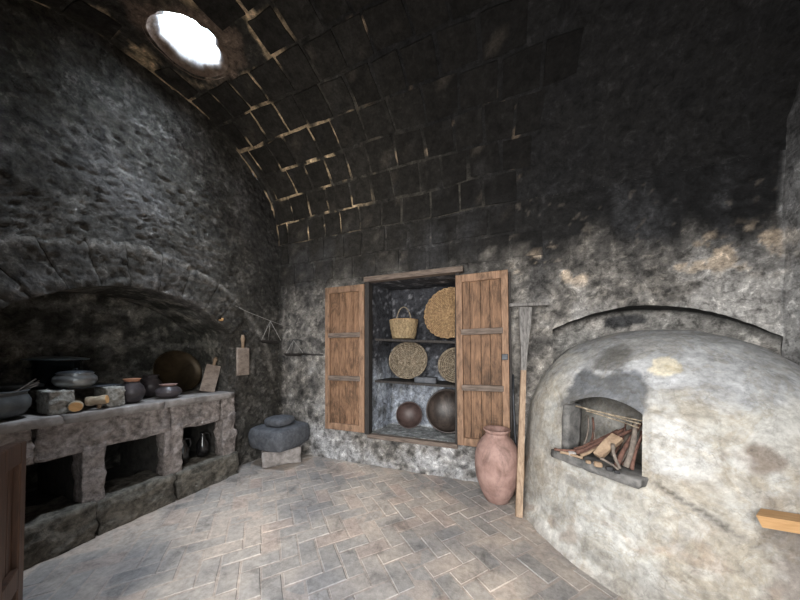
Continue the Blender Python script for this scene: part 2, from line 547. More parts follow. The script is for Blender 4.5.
def wall_colour(P):
    x, y, z = P[:, 0], P[:, 1], P[:, 2]
    n = len(P)
    a = fbm(P, 1.3, 5, 21); b = fbm(P, 5.0, 5, 22); c = fbm(P, 14.0, 3, 23); e = fbm(P, 0.7, 3, 24)
    base = np.tile(np.array([0.17, 0.158, 0.145]), (n, 1))
    base = mixc(base, sstep(0.0, 0.35, a + 0.4 * b), (0.30, 0.29, 0.28))
    base = mixc(base, sstep(0.05, 0.3, -b - 0.35 * a) * 0.75, (0.045, 0.043, 0.042))
    base = mixc(base, sstep(0.16, 0.34, c + 0.4 * b) * 0.5, (0.38, 0.35, 0.31))
    # left end wall: darker, blue grey flank under the oculus
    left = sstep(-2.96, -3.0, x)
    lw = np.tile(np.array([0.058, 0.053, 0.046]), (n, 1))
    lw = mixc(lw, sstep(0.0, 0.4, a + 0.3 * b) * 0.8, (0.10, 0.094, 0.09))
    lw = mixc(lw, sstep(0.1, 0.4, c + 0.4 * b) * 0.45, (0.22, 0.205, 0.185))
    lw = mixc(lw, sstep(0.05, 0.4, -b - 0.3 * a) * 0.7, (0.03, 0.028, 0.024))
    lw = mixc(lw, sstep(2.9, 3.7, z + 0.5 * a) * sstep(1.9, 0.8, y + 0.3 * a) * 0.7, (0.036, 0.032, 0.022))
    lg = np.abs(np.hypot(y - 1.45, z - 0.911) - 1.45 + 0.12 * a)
    lw = mixc(lw, sstep(0.05, 0.01, lg) * sstep(0.95, 1.2, z) * 0.6, (0.21, 0.195, 0.175))  # pale line painted on the ring's ledge for the daylight it catches
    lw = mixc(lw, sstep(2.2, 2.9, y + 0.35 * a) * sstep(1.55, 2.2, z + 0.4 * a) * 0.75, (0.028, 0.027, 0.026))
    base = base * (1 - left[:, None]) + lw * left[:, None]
    # recess behind the stove is black
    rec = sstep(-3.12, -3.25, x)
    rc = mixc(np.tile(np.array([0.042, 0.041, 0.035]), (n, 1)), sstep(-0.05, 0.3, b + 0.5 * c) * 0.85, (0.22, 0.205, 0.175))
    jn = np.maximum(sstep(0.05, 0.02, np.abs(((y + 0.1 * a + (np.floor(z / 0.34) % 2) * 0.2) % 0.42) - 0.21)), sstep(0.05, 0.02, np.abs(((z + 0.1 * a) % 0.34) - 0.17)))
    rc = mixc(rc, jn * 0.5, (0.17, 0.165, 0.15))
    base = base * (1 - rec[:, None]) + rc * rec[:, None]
    # soot on the long wall and vault
    nl = 1 - left
    line = 2.28 - 0.12 * sstep(-1.0, 0.6, x) + 0.10 * sstep(0.9, 1.9, x)
    sk = fbm(P * np.array([1, 1, 0.25]), 3.2, 5, 27)
    k = sstep(-0.30, 0.30, z - line + 0.55 * a + 0.3 * b + 0.5 * sk)
    soot = np.tile(np.array([0.0125, 0.0120, 0.0118]), (n, 1))
    soot = mixc(soot, sstep(0.3, -2.6, x), (0.036, 0.033, 0.029))
    soot = mixc(soot, sstep(0.3, 1.2, x) * 0.6, (0.008, 0.0085, 0.010))
    soot = mixc(soot, sstep(0.18, 0.4, b + 0.3 * e) * 0.25 * sstep(0.3, -0.3, x), (0.08, 0.078, 0.08))
    soot = mixc(soot, sstep(-0.1, 0.3, sk + 0.3 * c) * sstep(3.2, 2.7, z) * 0.35, (0.075, 0.076, 0.082))
    soot = mixc(soot, sstep(0.34, 0.42, c + 0.25 * b) * 0.35, (0.14, 0.12, 0.10))
    k2 = k * nl
    base = base * (1 - k2[:, None]) + soot * k2[:, None]
    # wall beside the oven: chalky plaster with tan scars
    rr = sstep(0.2, 0.6, x) * sstep(2.5, 2.1, z) * nl
    base = mixc(base, rr * sstep(-0.15, 0.3, a + b) * 0.55, (0.28, 0.27, 0.262))
    base = mixc(base, sstep(1.3, 1.9, x) * sstep(2.5, 2.1, z + 0.3 * a) * nl * sstep(-0.25, 0.1, b) * 0.75, (0.46, 0.445, 0.43))
    tan = sstep(0.12, 0.28, b + 0.4 * a) * sstep(2.55, 2.35, z) * sstep(2.0, 2.15, z) * sstep(0.0, 0.3, x)
    base = mixc(base, tan * 0.8 * nl, (0.42, 0.34, 0.26))
    # pale band along the foot of the back wall
    foot = sstep(0.5, 0.3, z) * nl * (1 - rec)
    base = mixc(base, foot * sstep(-0.3, 0.3, b + a) * 0.65, (0.36, 0.36, 0.37))
    # right end wall
    r = sstep(2.05, 2.12, x)
    rwc = mixc(np.tile(np.array([0.26, 0.26, 0.265]), (n, 1)), sstep(-0.1, 0.3, b), (0.42, 0.42, 0.42))
    rwc = mixc(rwc, sstep(2.3, 3.6, z + a), (0.05, 0.05, 0.055))
    base = base * (1 - r[:, None]) + rwc * r[:, None]
    return base

def masonry(name, mb, parent=None, colf=wall_colour, mat=None):
    P = np.array(mb.v)
    cols = colf(P)
    P2 = P + disp(P)
    mb.v = [tuple(p) for p in P2]
    me = bpy.data.meshes.new(name)
    me.from_pydata(mb.v, [], mb.f)
    me.update()
    set_cols(me, cols)
    me.polygons.foreach_set('use_smooth', [True] * len(me.polygons))
    o = bpy.data.objects.new(name, me)
    COL.objects.link(o)
    me.materials.append(mat or M['wall'])
    if parent: o.parent = parent
    return o

def vgrid(mb, us, zlo, zhi, nz, fn, flip=False):
    us = np.asarray(us)
    t = np.linspace(0, 1, nz)
    lo = np.array([zlo(u) for u in us]) if callable(zlo) else np.full(len(us), zlo)
    hi = np.array([zhi(u) for u in us]) if callable(zhi) else np.full(len(us), zhi)
    Z = lo[:, None] * (1 - t) + hi[:, None] * t
    U = np.repeat(us[:, None], nz, 1)
    grid_mesh(mb, fn(U, Z), flip)

def lin(a, b, step):
    return np.linspace(a, b, max(2, int(round(abs(b - a) / step)) + 1))

RES = 0.022
_vy = vault(np.linspace(0, PI, 120))[0]
YTAIL = np.array(sorted(y for y in _vy if y > 2.85)); YHEAD = np.array(sorted(y for y in _vy if y < 0.45))
YTAIL[-1] = YB; YHEAD[0] = YF
# ------------------------------------------------------------------ back wall
NX0, NX1, NZ0, NZ1 = -1.56, -0.44, 0.41, 2.32        # cupboard niche
OX0, OX1 = 0.49, XR                                   # arched niche behind the oven
def oven_arch(x): return 1.845 - 0.375 * (x - 1.2) ** 2
mb = MB()
bk = lambda U, Z: np.stack([U, np.full_like(U, YB), Z], -1)
ZA = oven_arch(OX0)
for (za, zb) in ((0, NZ0), (NZ0, ZA), (ZA, NZ1), (NZ1, ZS)):
    n_ = int((zb - za) / RES) + 2
    vgrid(mb, lin(XL, NX0, RES), za, zb, n_, bk)
    if za == 0 or zb == ZS: vgrid(mb, lin(NX0, NX1, RES), za, zb, n_, bk)
    vgrid(mb, lin(NX1, OX0, RES), za, zb, n_, bk)
    if za >= ZA: vgrid(mb, lin(OX0, OX1, RES), oven_arch if za == ZA else za, zb, n_, bk)
wall_back = structure(masonry('wall_back', mb))
# niche of the oven: soffit, left cheek, back
mb = MB()
us = lin(OX0, OX1, RES); dep = lambda u: 0.40 - 0.39 * (u - OX0) / (OX1 - OX0)
ys = np.linspace(YB, YB + 0.2, 7)
P = np.array([[(u, YB + (y - YB) / 0.2 * dep(u), oven_arch(u)) for y in ys] for u in us]); grid_mesh(mb, P)
P = np.array([[(OX0, YB + (y - YB) * 2.0, z) for y in ys] for z in lin(0, oven_arch(OX0), 0.03)]); grid_mesh(mb, P)
vgrid(mb, us, 0, oven_arch, 60, lambda U, Z: np.stack([U, YB + dep(U), Z], -1))
def niche_col(P):
    n = len(P); b = fbm(P, 5, 4, 31)
    c = mixc(np.tile(np.array([0.22, 0.212, 0.20]), (n, 1)), sstep(-0.1, 0.3, b), (0.38, 0.355, 0.33))
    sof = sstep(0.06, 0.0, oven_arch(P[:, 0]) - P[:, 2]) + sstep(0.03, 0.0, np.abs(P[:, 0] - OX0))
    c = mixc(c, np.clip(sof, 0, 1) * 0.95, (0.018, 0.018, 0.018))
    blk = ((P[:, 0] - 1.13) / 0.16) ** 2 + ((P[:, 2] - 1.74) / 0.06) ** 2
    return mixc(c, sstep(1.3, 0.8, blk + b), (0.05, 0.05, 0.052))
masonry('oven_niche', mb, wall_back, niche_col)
# cupboard niche: splayed cheeks, back, floor, head
mb = MB()
BX0, BX1, BY = -1.46, -0.26, 3.54
def cheek(x0, x1):
    return np.array([[(x0 * (1 - t) + x1 * t, YB * (1 - t) + BY * t, z) for t in np.linspace(0, 1, 20)] for z in lin(NZ0, NZ1, 0.03)])
grid_mesh(mb, cheek(NX0, BX0)); grid_mesh(mb, cheek(NX1, BX1))
grid_mesh(mb, np.array([[(x, BY, z) for x in lin(BX0, BX1, 0.03)] for z in lin(NZ0, NZ1, 0.03)]))
for zz in (NZ0, NZ1):
    grid_mesh(mb, np.array([[((NX0 * (1 - t) + BX0 * t) * (1 - s) + (NX1 * (1 - t) + BX1 * t) * s, YB * (1 - t) + BY * t, zz)
                             for s in np.linspace(0, 1, 36)] for t in np.linspace(0, 1, 16)]))
def cup_col(P):
    n = len(P); b = fbm(P * np.array([1, 1, 0.5]), 5, 4, 41); a = fbm(P, 2, 3, 42); c_ = fbm(P, 16, 3, 43)
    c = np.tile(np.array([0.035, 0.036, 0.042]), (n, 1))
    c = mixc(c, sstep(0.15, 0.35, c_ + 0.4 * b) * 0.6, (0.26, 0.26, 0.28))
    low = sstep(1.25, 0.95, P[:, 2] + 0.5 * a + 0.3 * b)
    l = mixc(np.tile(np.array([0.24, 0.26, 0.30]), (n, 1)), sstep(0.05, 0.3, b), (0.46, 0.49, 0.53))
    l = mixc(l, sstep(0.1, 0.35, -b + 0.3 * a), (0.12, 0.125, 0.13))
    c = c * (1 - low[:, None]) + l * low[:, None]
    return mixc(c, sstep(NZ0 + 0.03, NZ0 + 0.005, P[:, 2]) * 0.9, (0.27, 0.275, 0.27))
masonry('cupboard_niche', mb, wall_back, cup_col)

# ------------------------------------------------------------------ left end wall and stove recess
AY0, AY1 = 0.65, 2.25
def stove_arch(y): return 2.0 - 1.089 + math.sqrt(max(0.0, 1.089 ** 2 - (y - 1.45) ** 2))
mb = MB()
lw = lambda U, Z: np.stack([np.full_like(U, XL), U, Z], -1)
vz = lambda y: float(vault_z(y))
zs0 = stove_arch(AY0)
vgrid(mb, np.concatenate([YHEAD, lin(YHEAD[-1], AY0, .02)[1:-1], lin(AY0, AY1, .016), lin(AY1, YTAIL[0], .016)[1:], YTAIL[1:]]), lambda y: stove_arch(y) if AY0 <= y <= AY1 else zs0, vz, 140, lw)
vgrid(mb, np.concatenate([YHEAD, lin(YHEAD[-1], AY0, .02)[1:]]), 0, zs0, 80, lw)
vgrid(mb, np.concatenate([lin(AY1, YTAIL[0], .016), YTAIL[1:]]), 0, zs0, 90, lw)
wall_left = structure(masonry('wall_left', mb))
mb = MB()
ys = lin(AY0, AY1, RES); xs = lin(XL, XREC, 0.03)
grid_mesh(mb, np.array([[(x, y, stove_arch(y)) for x in xs] for y in ys]))
for yy in (AY0, AY1):
    grid_mesh(mb, np.array([[(x, yy, z) for x in xs] for z in lin(0, stove_arch(yy), 0.03)]))
vgrid(mb, ys, 0, stove_arch, 70, lambda U, Z: np.stack([np.full_like(U, XREC), U, Z], -1))
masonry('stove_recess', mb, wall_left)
# voussoirs round the arch: every stone its own piece
nv = 9
a0 = math.asin(-0.8 / 1.089); a1 = -a0
cuts = [a0 + (a1 - a0) * i / nv + (rng.uniform(-0.02, 0.02) if 0 < i < nv else 0) for i in range(nv + 1)]
for i in range(nv):
    g = 0.0015
    s0, s1 = cuts[i] + g, cuts[i + 1] - g
    h = 0.36 + rng.uniform(-0.035, 0.035)
    mb = MB()
    na, nr = 16, 18
    for (rows) in (0,):
        Pg = np.zeros((na, nr, 3))
        for p in range(na):
            aa = s0 + (s1 - s0) * p / (na - 1)
            for q in range(nr):
                r = 1.089 + 0.004 + h * q / (nr - 1)
                edge = 1 if 0 < p < na - 1 and 0 < q < nr - 1 else 0
                Pg[p, q] = (XL + 0.026 + 0.006 * edge, 1.45 + r * math.sin(aa), 0.911 + r * math.cos(aa))
        grid_mesh(mb, Pg)
        # skirt back into the wall
        rim = [(p, 0) for p in range(na)] + [(na - 1, q) for q in range(1, nr)] + [(p, nr - 1) for p in range(na - 2, -1, -1)] + [(0, q) for q in range(nr - 2, 0, -1)]
        top = [Pg[p, q] for p, q in rim]
        bot = [t_ - np.array([0.06, 0, 0]) for t_ in top]
        n_ = len(rim)
        mb.add(top + bot, [(k, (k + 1) % n_, n_ + (k + 1) % n_, n_ + k) for k in range(n_)])
    masonry('voussoir', mb, wall_left)

# ------------------------------------------------------------------ right end wall and door wall
mb = MB()
vgrid(mb, np.concatenate([YHEAD, lin(YHEAD[-1], YTAIL[0], 0.035)[1:], YTAIL[1:]]), 0, vz, 110, lambda U, Z: np.stack([np.full_like(U, XR), U, Z], -1))
structure(masonry('wall_right', mb))
DX0, DX1, DZ = -1.5, 1.1, 2.65
mb = MB()
fw = lambda U, Z: np.stack([U, np.full_like(U, YF), Z], -1)
vgrid(mb, lin(XL, DX0, 0.05), 0, ZS, 60, fw)
vgrid(mb, lin(DX0, DX1, 0.05), DZ, ZS, 10, fw)
vgrid(mb, lin(DX1, XR, 0.05), 0, ZS, 60, fw)
wall_front = structure(masonry('wall_front', mb))
mb = MB()
for xx in (DX0, DX1):
    grid_mesh(mb, np.array([[(xx, y, z) for y in lin(YF, -0.35, 0.06)] for z in lin(0, DZ, 0.06)]))
grid_mesh(mb, np.array([[(x, y, DZ) for y in lin(YF, -0.35, 0.06)] for x in lin(DX0, DX1, 0.06)]))
masonry('doorway_reveal', mb, wall_front)
mb = MB()
mb.box(((XL - 1.2 + DX0) / 2, -0.36, 2.4), (DX0 - XL + 1.2, 0.02, 4.8))
mb.box(((XR + 0.6 + DX1) / 2, -0.36, 2.4), (XR + 0.6 - DX1, 0.02, 4.8))
mb.box(((DX1 + DX0) / 2, -0.36, 3.73), (DX1 - DX0, 0.02, 2.14))
mb.build('outer_face', M['mortar'], wall_front)

# ------------------------------------------------------------------ vault
OCX, OCY, OCR = -2.49, 1.49, 0.27
phis = np.linspace(0, PI, 120)
xs = lin(XL, XR, 0.03)
vy, vzz = vault(phis)
P = np.zeros((len(xs), len(phis), 3))
P[:, :, 0] = xs[:, None]; P[:, :, 1] = vy[None, :]; P[:, :, 2] = vzz[None, :]
mb = MB(); grid_mesh(mb, P)
V = np.array(mb.v)
rad = np.hypot(V[:, 0] - OCX, V[:, 1] - OCY)
bad = rad < OCR
faces = [f for f in mb.f if not any(bad[i] for i in f)]
cnt = {}
for f in faces:
    for a, b in zip(f, f[1:] + f[:1]):
        k = (min(a, b), max(a, b)); cnt[k] = cnt.get(k, 0) + 1
bound = set(i for k, c in cnt.items() if c == 1 for i in k if rad[i] < OCR + 0.12)
for i in bound:
    k = (OCR - 0.004) / rad[i]
    V[i, 0] = OCX + (V[i, 0] - OCX) * k; V[i, 1] = OCY + (V[i, 1] - OCY) * k
    V[i, 2] = float(vault_z(V[i, 1]))
mb.v = [tuple(p) for p in V]; mb.f = faces

def joint_colour(P):
    c = wall_colour(P)
    x, z, y = P[:, 0], P[:, 2], P[:, 1]
    b = fbm(P, 4.0, 4, 51); a = fbm(P, 1.4, 3, 52)
    up = sstep(2.3, 2.7, z)
    c = mixc(c, up * sstep(-0.3, 0.1, b) * 0.8, (0.062, 0.057, 0.048))
    c = mixc(c, up * sstep(-0.5, 0.3, x + np.maximum(z - 3.25, 0) * 1.6) * 0.95, (0.012, 0.012, 0.013))
    tan = np.maximum(sstep(-0.02, 0.12, b + 0.4 * a) * sstep(-1.3, -1.9, x + 0.6 * a), sstep(-2.99, -3.01, x) * sstep(-0.25, -0.1, b) * sstep(2.3, 2.45, y)) * sstep(2.95, 3.15, z)
    tan = tan * sstep(0.34, 0.42, np.hypot(x - OCX, y - OCY))
    c = mixc(c, tan * 0.95, (0.62, 0.47, 0.30))
    t2 = sstep(0.26, 0.34, b) * sstep(0.4, -0.2, x) * sstep(3.0, 3.3, z)
    c = mixc(c, t2 * 0.7, (0.45, 0.34, 0.24))
    rm = sstep(0.36, 0.27, np.hypot(x - OCX - 0.05, y - OCY + 0.02) + 0.3 * b)
    return mixc(c, rm * 0.75, (0.26, 0.19, 0.145))
ceiling = structure(masonry('ceiling', mb, None, joint_colour))

# oculus: broken funnel, then a plastered shaft to the sky
mb = MB()
rows = [(OCR + 0.02, None), (OCR - 0.01, 0.02), (0.235, 0.05), (0.20, 0.08), (0.20, 0.3), (0.205, 0.5), (0.21, 0.64), (0.75, 0.71)]  # outermost row: unseen flange added against light leaking past the roof
seg = 64
Pg = np.zeros((seg + 1, len(rows), 3))
for k in range(seg + 1):
    a = 2 * PI * k / seg
    for j, (r, dz) in enumerate(rows):
        jag = 1 + (0.05 * math.sin(5 * a + 1) + 0.04 * math.sin(9 * a) + 0.03 * math.sin(17 * a + 2)) * (1 if 0 < j < 4 else 0.2)
        x = OCX + r * jag * math.cos(a); y = OCY + r * jag * math.sin(a)
        z = float(vault_z(y)) - 0.004 if dz is None else 4.03 + dz
        if j == 1: z = float(vault_z(y)) + 0.03
        Pg[k, j] = (x, y, z)
grid_mesh(mb, Pg)
def shaft_col(P):
    b = fbm(P, 8, 4, 61)
    c = np.tile(np.array([0.20, 0.145, 0.11]), (len(P), 1))
    c = mixc(c, sstep(0.0, 0.3, b), (0.33, 0.26, 0.21))
    c = mixc(c, sstep(4.09, 4.13, P[:, 2]), (0.62, 0.64, 0.66))
    gm = ((P[:, 0] - OCX + 0.12) / 0.13) ** 2 + ((P[:, 2] - 4.2) / 0.14) ** 2  # grey patch painted low on the shaft wall in place of its shade
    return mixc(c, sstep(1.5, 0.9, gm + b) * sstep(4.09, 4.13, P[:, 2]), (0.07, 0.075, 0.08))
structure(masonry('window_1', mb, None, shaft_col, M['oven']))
mb = MB()   # unseen roof sheet and outer box, added to keep leaking light out
grid_mesh(mb, np.array([[(x, y, 4.75) for y in lin(-0.4, 3.4, 0.2)] for x in lin(-4.3, 2.9, 0.2)]))
mb.f = [f for f in mb.f if np.hypot(*(np.mean([mb.v[i][:2] for i in f], 0) - np.array([OCX, OCY]))) > 0.42]
mb.box((-4.25, 1.5, 2.3), (0.05, 4.6, 4.95)); mb.box((2.75, 1.5, 2.3), (0.05, 4.6, 4.95)); mb.box((-0.8, 3.85, 2.3), (7.0, 0.05, 4.95))
structure(mb.build('light_seal_1', M['mortar']))

# stone blocks of the upper wall and the vault, one object each
def block_colour(P):
    return wall_colour(P)
def add_block(parent, path, x0, x1, s0, s1):
    """path(s) -> (y, z, ny, nz): front pushed along the normal"""
    n = 4
    g = rng.uniform(0.010, 0.022)
    jit = rng.uniform(-0.009, 0.009, (4, 2))
    proud = rng.uniform(0.008, 0.016)
    top = np.zeros((n, n, 3))
    for i in range(n):
        for j in range(n):
            u, v = i / (n - 1), j / (n - 1)
            jj = (jit[0] * (1 - u) * (1 - v) + jit[1] * u * (1 - v) + jit[2] * (1 - u) * v + jit[3] * u * v)
            x = x0 + g + (x1 - x0 - 2 * g) * u + jj[0]
            s = s0 + g + (s1 - s0 - 2 * g) * v + jj[1]
            y, z, ny, nz = path(s)
            e = 0.0 if (i in (0, n - 1) or j in (0, n - 1)) else 0.006
            top[i, j] = (x, y + ny * (proud + e), z + nz * (proud + e))
    mb = MB(); grid_mesh(mb, top)
    rim = [(i, 0) for i in range(n)] + [(n - 1, j) for j in range(1, n)] + [(i, n - 1) for i in range(n - 2, -1, -1)] + [(0, j) for j in range(n - 2, 0, -1)]
    T = [top[i, j] for i, j in rim]
    sc = (s0 + s1) / 2
    y, z, ny, nz = path(sc)
    B = [t - np.array([0, ny, nz]) * 0.035 for t in T]
    m_ = len(rim)
    mb.add(T + B, [(k, (k + 1) % m_, m_ + (k + 1) % m_, m_ + k) for k in range(m_)])
    P = np.array(mb.v); cols = block_colour(P) * rng.uniform(0.8, 1.15)
    d = disp(P)
    mb.v = [tuple(p) for p in P + d]
    me = bpy.data.meshes.new('stone_block')
    me.from_pydata(mb.v, [], mb.f); me.update(); set_cols(me, cols)
    me.materials.append(M['block'])
    o = bpy.data.objects.new('stone_block', me); COL.objects.link(o); o.parent = parent

ph = np.linspace(0, PI, 400)
py, pz = vault(ph)
arc = np.concatenate([[0], np.cumsum(np.hypot(np.diff(py), np.diff(pz)))])
def vpath(s):
    y = float(np.interp(s, arc, py)); z = float(np.interp(s, arc, pz))
    e = 0.01
    y2 = float(np.interp(s + e, arc, py)); z2 = float(np.interp(s + e, arc, pz))
    y1 = float(np.interp(s - e, arc, py)); z1 = float(np.interp(s - e, arc, pz))
    tx, tz = y2 - y1, z2 - z1
    L = math.hypot(tx, tz)
    return y, z, -tz / L, tx / L
def wpath(s): return YB, s, -1.0, 0.0
def course(parent, path, s0, s1, skip=None):
    x = XL + 0.02 + rng.uniform(-0.12, 0)
    first = True
    xend = rng.uniform(0.0, 0.35)
    while x < xend:
        w = rng.uniform(0.25, 0.36)
        xa, xb = max(x, XL + 0.022), min(x + w, XR - 0.01)
        if xb - xa > 0.1 and not (skip and skip(xa, xb)):
            add_block(parent, path, xa, xb, s0, s1)
        x += w
course(wall_back, wpath, 2.40, 2.69)
course(wall_back, wpath, 2.69, 2.985)
ncourse = 13
hc = (arc[-1]) / ncourse
for i in range(ncourse):
    s0, s1 = i * hc, (i + 1) * hc
    ya, yb = vpath(s0)[0], vpath(s1)[0]
    def skip(xa, xb):
        dx = max(xa - OCX, 0, OCX - xb); dy = max(min(ya, yb) - OCY, 0, OCY - max(ya, yb))
        return math.hypot(dx, dy) < 0.30
    course(ceiling, vpath, s0, s1, skip)

# ------------------------------------------------------------------ floor: mortar bed and herringbone bricks
mb = MB()
mb.add([(-3.9, -0.6, -0.003), (2.6, -0.6, -0.003), (2.6, 3.7, -0.003), (-3.9, 3.7, -0.003)], [(0, 1, 2, 3)])
floor = structure(mb.build('floor', M['brick']))
mb = MB()
mb.add([(-8, -9, -0.02), (8, -9, -0.02), (8, -0.55, -0.02), (-8, -0.55, -0.02)], [(0, 1, 2, 3)])
structure(mb.build('ground', M['court']))
BL, BW = 0.24, 0.12
bmeshes = []
for k in range(6):
    mb = MB()
    b = 0.006
    hx, hy = BL / 2 - 0.0025, BW / 2 - 0.003
    r_ = np.random.RandomState(k)
    o4 = [(-hx, -hy), (0, -hy), (hx, -hy), (hx, hy), (0, hy), (-hx, hy)]
    o4 = [(x + r_.uniform(-.003, .003), y + r_.uniform(-.003, .003)) for x, y in o4]
    low = [(x, y, -0.03) for x, y in o4]
    mid = [(x, y, -0.006) for x, y in o4]
    topv = [(x * (1 - b / hx), y * (1 - b / hy), r_.uniform(-.001, .0015)) for x, y in o4]
    fs = []
    for i in range(6):
        j = (i + 1) % 6
        fs.append((i, j, 6 + j, 6 + i)); fs.append((6 + i, 6 + j, 12 + j, 12 + i))
    fs.append((12, 13, 16, 17)); fs.append((13, 14, 15, 16))
    mb.add(low + mid + topv, fs)
    me = bpy.data.meshes.new('floor_brick'); me.from_pydata(mb.v, [], mb.f); me.update()
    me.materials.append(M['brick']); bmeshes.append(me)
ang = math.radians(-42)
ca, sa = math.cos(ang), math.sin(ang)
OVC = (1.22, 3.0)
def cam_px(x, y, z):
    F = (-math.sin(YAW), math.cos(YAW)); R = (math.cos(YAW), math.sin(YAW))
    d = x * F[0] + y * F[1]; l = x * R[0] + y * R[1]
    return (400 + l / d * F_PX, 355 - (z - EYE) / d * F_PX, d) if d > 0.05 else (0, 9999, d)
cands = []
W = BW
for i in range(-60, 60):
    for j in range(-60, 60):
        # herringbone: horizontal brick at (i,j) and its vertical partner
        m4 = (i - j) % 4
        if m4 == 0: cx, cy, rot = (i + 1) * W, (j + .5) * W, 0
        elif m4 == 2: cx, cy, rot = (i + .5) * W, (j) * W, 1
        else: continue
        # cells: m4==0 covers (i,j),(i+1,j); m4==2 covers (i,j-1),(i,j)
        X = cx * ca - cy * sa; Y = cx * sa + cy * ca
        X -= 0.9; Y += 1.6
        cands.append((X, Y, rot))
keep = []; rest = []
for X, Y, rot in cands:
    if not (XL - 0.02 < X < XR and -0.5 < Y < YB + 0.04): continue
    if X < -2.85 and Y < 2.2: continue
    ov = ((X - OVC[0]) / 0.92) ** 2 + ((Y - OVC[1]) / 1.1) ** 2
    if ov < 1: continue
    u, v, d = cam_px(X, Y, 0)
    if d > 0.3 and -30 < u < 830 and v < 640: keep.append((d, X, Y, rot))
    elif -0.3 < Y: rest.append((X, Y, rot))
keep.sort()
for _, X, Y, rot in keep[300:]: rest.append((X, Y, rot))
for k, (_, X, Y, rot) in enumerate(keep[:300]):
    o = bpy.data.objects.new('floor_brick', bmeshes[k * 7 % 6]); COL.objects.link(o)
    o.parent = floor
    o.location = (X + rng.uniform(-.002, .002), Y + rng.uniform(-.002, .002), rng.uniform(-0.0035, 0.002))
    o.rotation_euler = (rng.uniform(-.006, .006), rng.uniform(-.006, .006), ang + rot * PI / 2 + rng.uniform(-.022, .022) + (PI if rng.rand() < .5 else 0))
mb = MB()
for X, Y, rot in rest:
    mb.box((X, Y, -0.015), (BL - 0.01, BW - 0.01, 0.03), (0, 0, ang + rot * PI / 2))
if rest: mb.build('brick_paving', M['brick'], floor, kind='stuff')

# ------------------------------------------------------------------ bread oven
oven = thing('bread_oven', 'large whitish plastered domed wood oven with a sooty mouth full of firewood', 'oven', (OVC[0], OVC[1], 0))
prof_z = [0, 0.06, 0.25, 0.5, 0.8, 1.0, 1.12, 1.25, 1.36, 1.46, 1.53, 1.58, 1.61, 1.62]
prof_k = [1.13, 1.09, 1.05, 1.01, 0.975, 0.935, 0.89, 0.81, 0.715, 0.60, 0.47, 0.32, 0.16, 0.0]
_L = np.concatenate([[0], np.cumsum(np.hypot(np.diff(prof_z), np.diff(prof_k)))])
from numpy import interp
def smooth_prof(z):
    return interp(z, prof_z, prof_k)
A_, B_ = 0.965, 1.16
def oven_pt(th, z, k=None):
    k = smooth_prof(z) if k is None else k
    return OVC[0] + A_ * k * np.cos(th), OVC[1] + B_ * k * np.sin(th)
def theta_of(x, y): return math.atan2((y - OVC[1]) / B_, (x - OVC[0]) / A_)
TH0, TH1 = theta_of(0.452, 2.318), theta_of(0.785, 1.975)      # mouth jambs (angles, -pi..0)
MZ0 = 0.66
def mouth_top(th):
    u = (th - TH0) / (TH1 - TH0)
    return 1.035 + 0.075 * math.sin(PI * min(max(u, 0), 1)) ** 0.8
tL, tR = -PI - 0.25, 0.25
# fine curve of (z,k) by arc length, smoothed
sL = np.linspace(0, _L[-1], 400)
zz = np.interp(sL, _L, prof_z); kk = np.interp(sL, _L, prof_k)
ker = np.hanning(25); ker /= ker.sum()
zz_s = np.convolve(np.pad(zz, 12, 'edge'), ker, 'valid'); kk_s = np.convolve(np.pad(kk, 12, 'edge'), ker, 'valid')
zz_s[0] = 0; kk_s[-1] = 0; zz_s[-1] = 1.618
def prof_at(z0, z1, n):
    """n samples between heights z0..z1 of the smoothed profile"""
    i0 = np.interp(z0, zz_s, np.arange(400)); i1 = np.interp(z1, zz_s, np.arange(400))
    ii = np.linspace(i0, i1, n)
    return np.interp(ii, np.arange(400), zz_s), np.interp(ii, np.arange(400), kk_s)
def oven_patch(mb, ths, zlo, zhi, n):
    P = np.zeros((len(ths), n, 3))
    for i, th in enumerate(ths):
        z, k = prof_at(zlo(th) if callable(zlo) else zlo, zhi(th) if callable(zhi) else zhi, n)
        P[i, :, 0] = OVC[0] + A_ * k * np.cos(th); P[i, :, 1] = OVC[1] + B_ * k * np.sin(th); P[i, :, 2] = z
    grid_mesh(mb, P)
def pang(P): return np.arctan2((P[:, 1] - OVC[1]) / B_, (P[:, 0] - OVC[0]) / A_)
def boxmask(th, z, t0, t1, z0, z1, e, n):
    return sstep(-e, e, np.minimum(np.minimum((th - t0), (t1 - th)), np.minimum(z - z0, z1 - z)) + n)
def oven_relief(P):
    th, z = pang(P), P[:, 2]
    a = fbm(P, 1.6, 4, 71); b = fbm(P, 5, 4, 72)
    d = a * 0.030 + b * 0.008
    d += -0.014 * boxmask(th, z, TH0 - 0.06, TH1 + 0.02, 1.06, 1.29, 0.012, 0.02 * b)      # flattened lintel field
    d += 0.016 * boxmask(th, z, TH1 + 0.03, TH1 + 0.33, 0.72, 1.06, 0.012, 0.03 * b)         # patch of newer plaster
    d += -0.012 * sstep(0.02, 0.0, np.abs((z - 0.66) + (th - (TH1 + 0.1)) * 0.55 + 0.08 * a)) * sstep(TH1 - 0.02, TH1 + 0.1, th) * sstep(TH1 + 0.5, TH1 + 0.3, th)
    return d
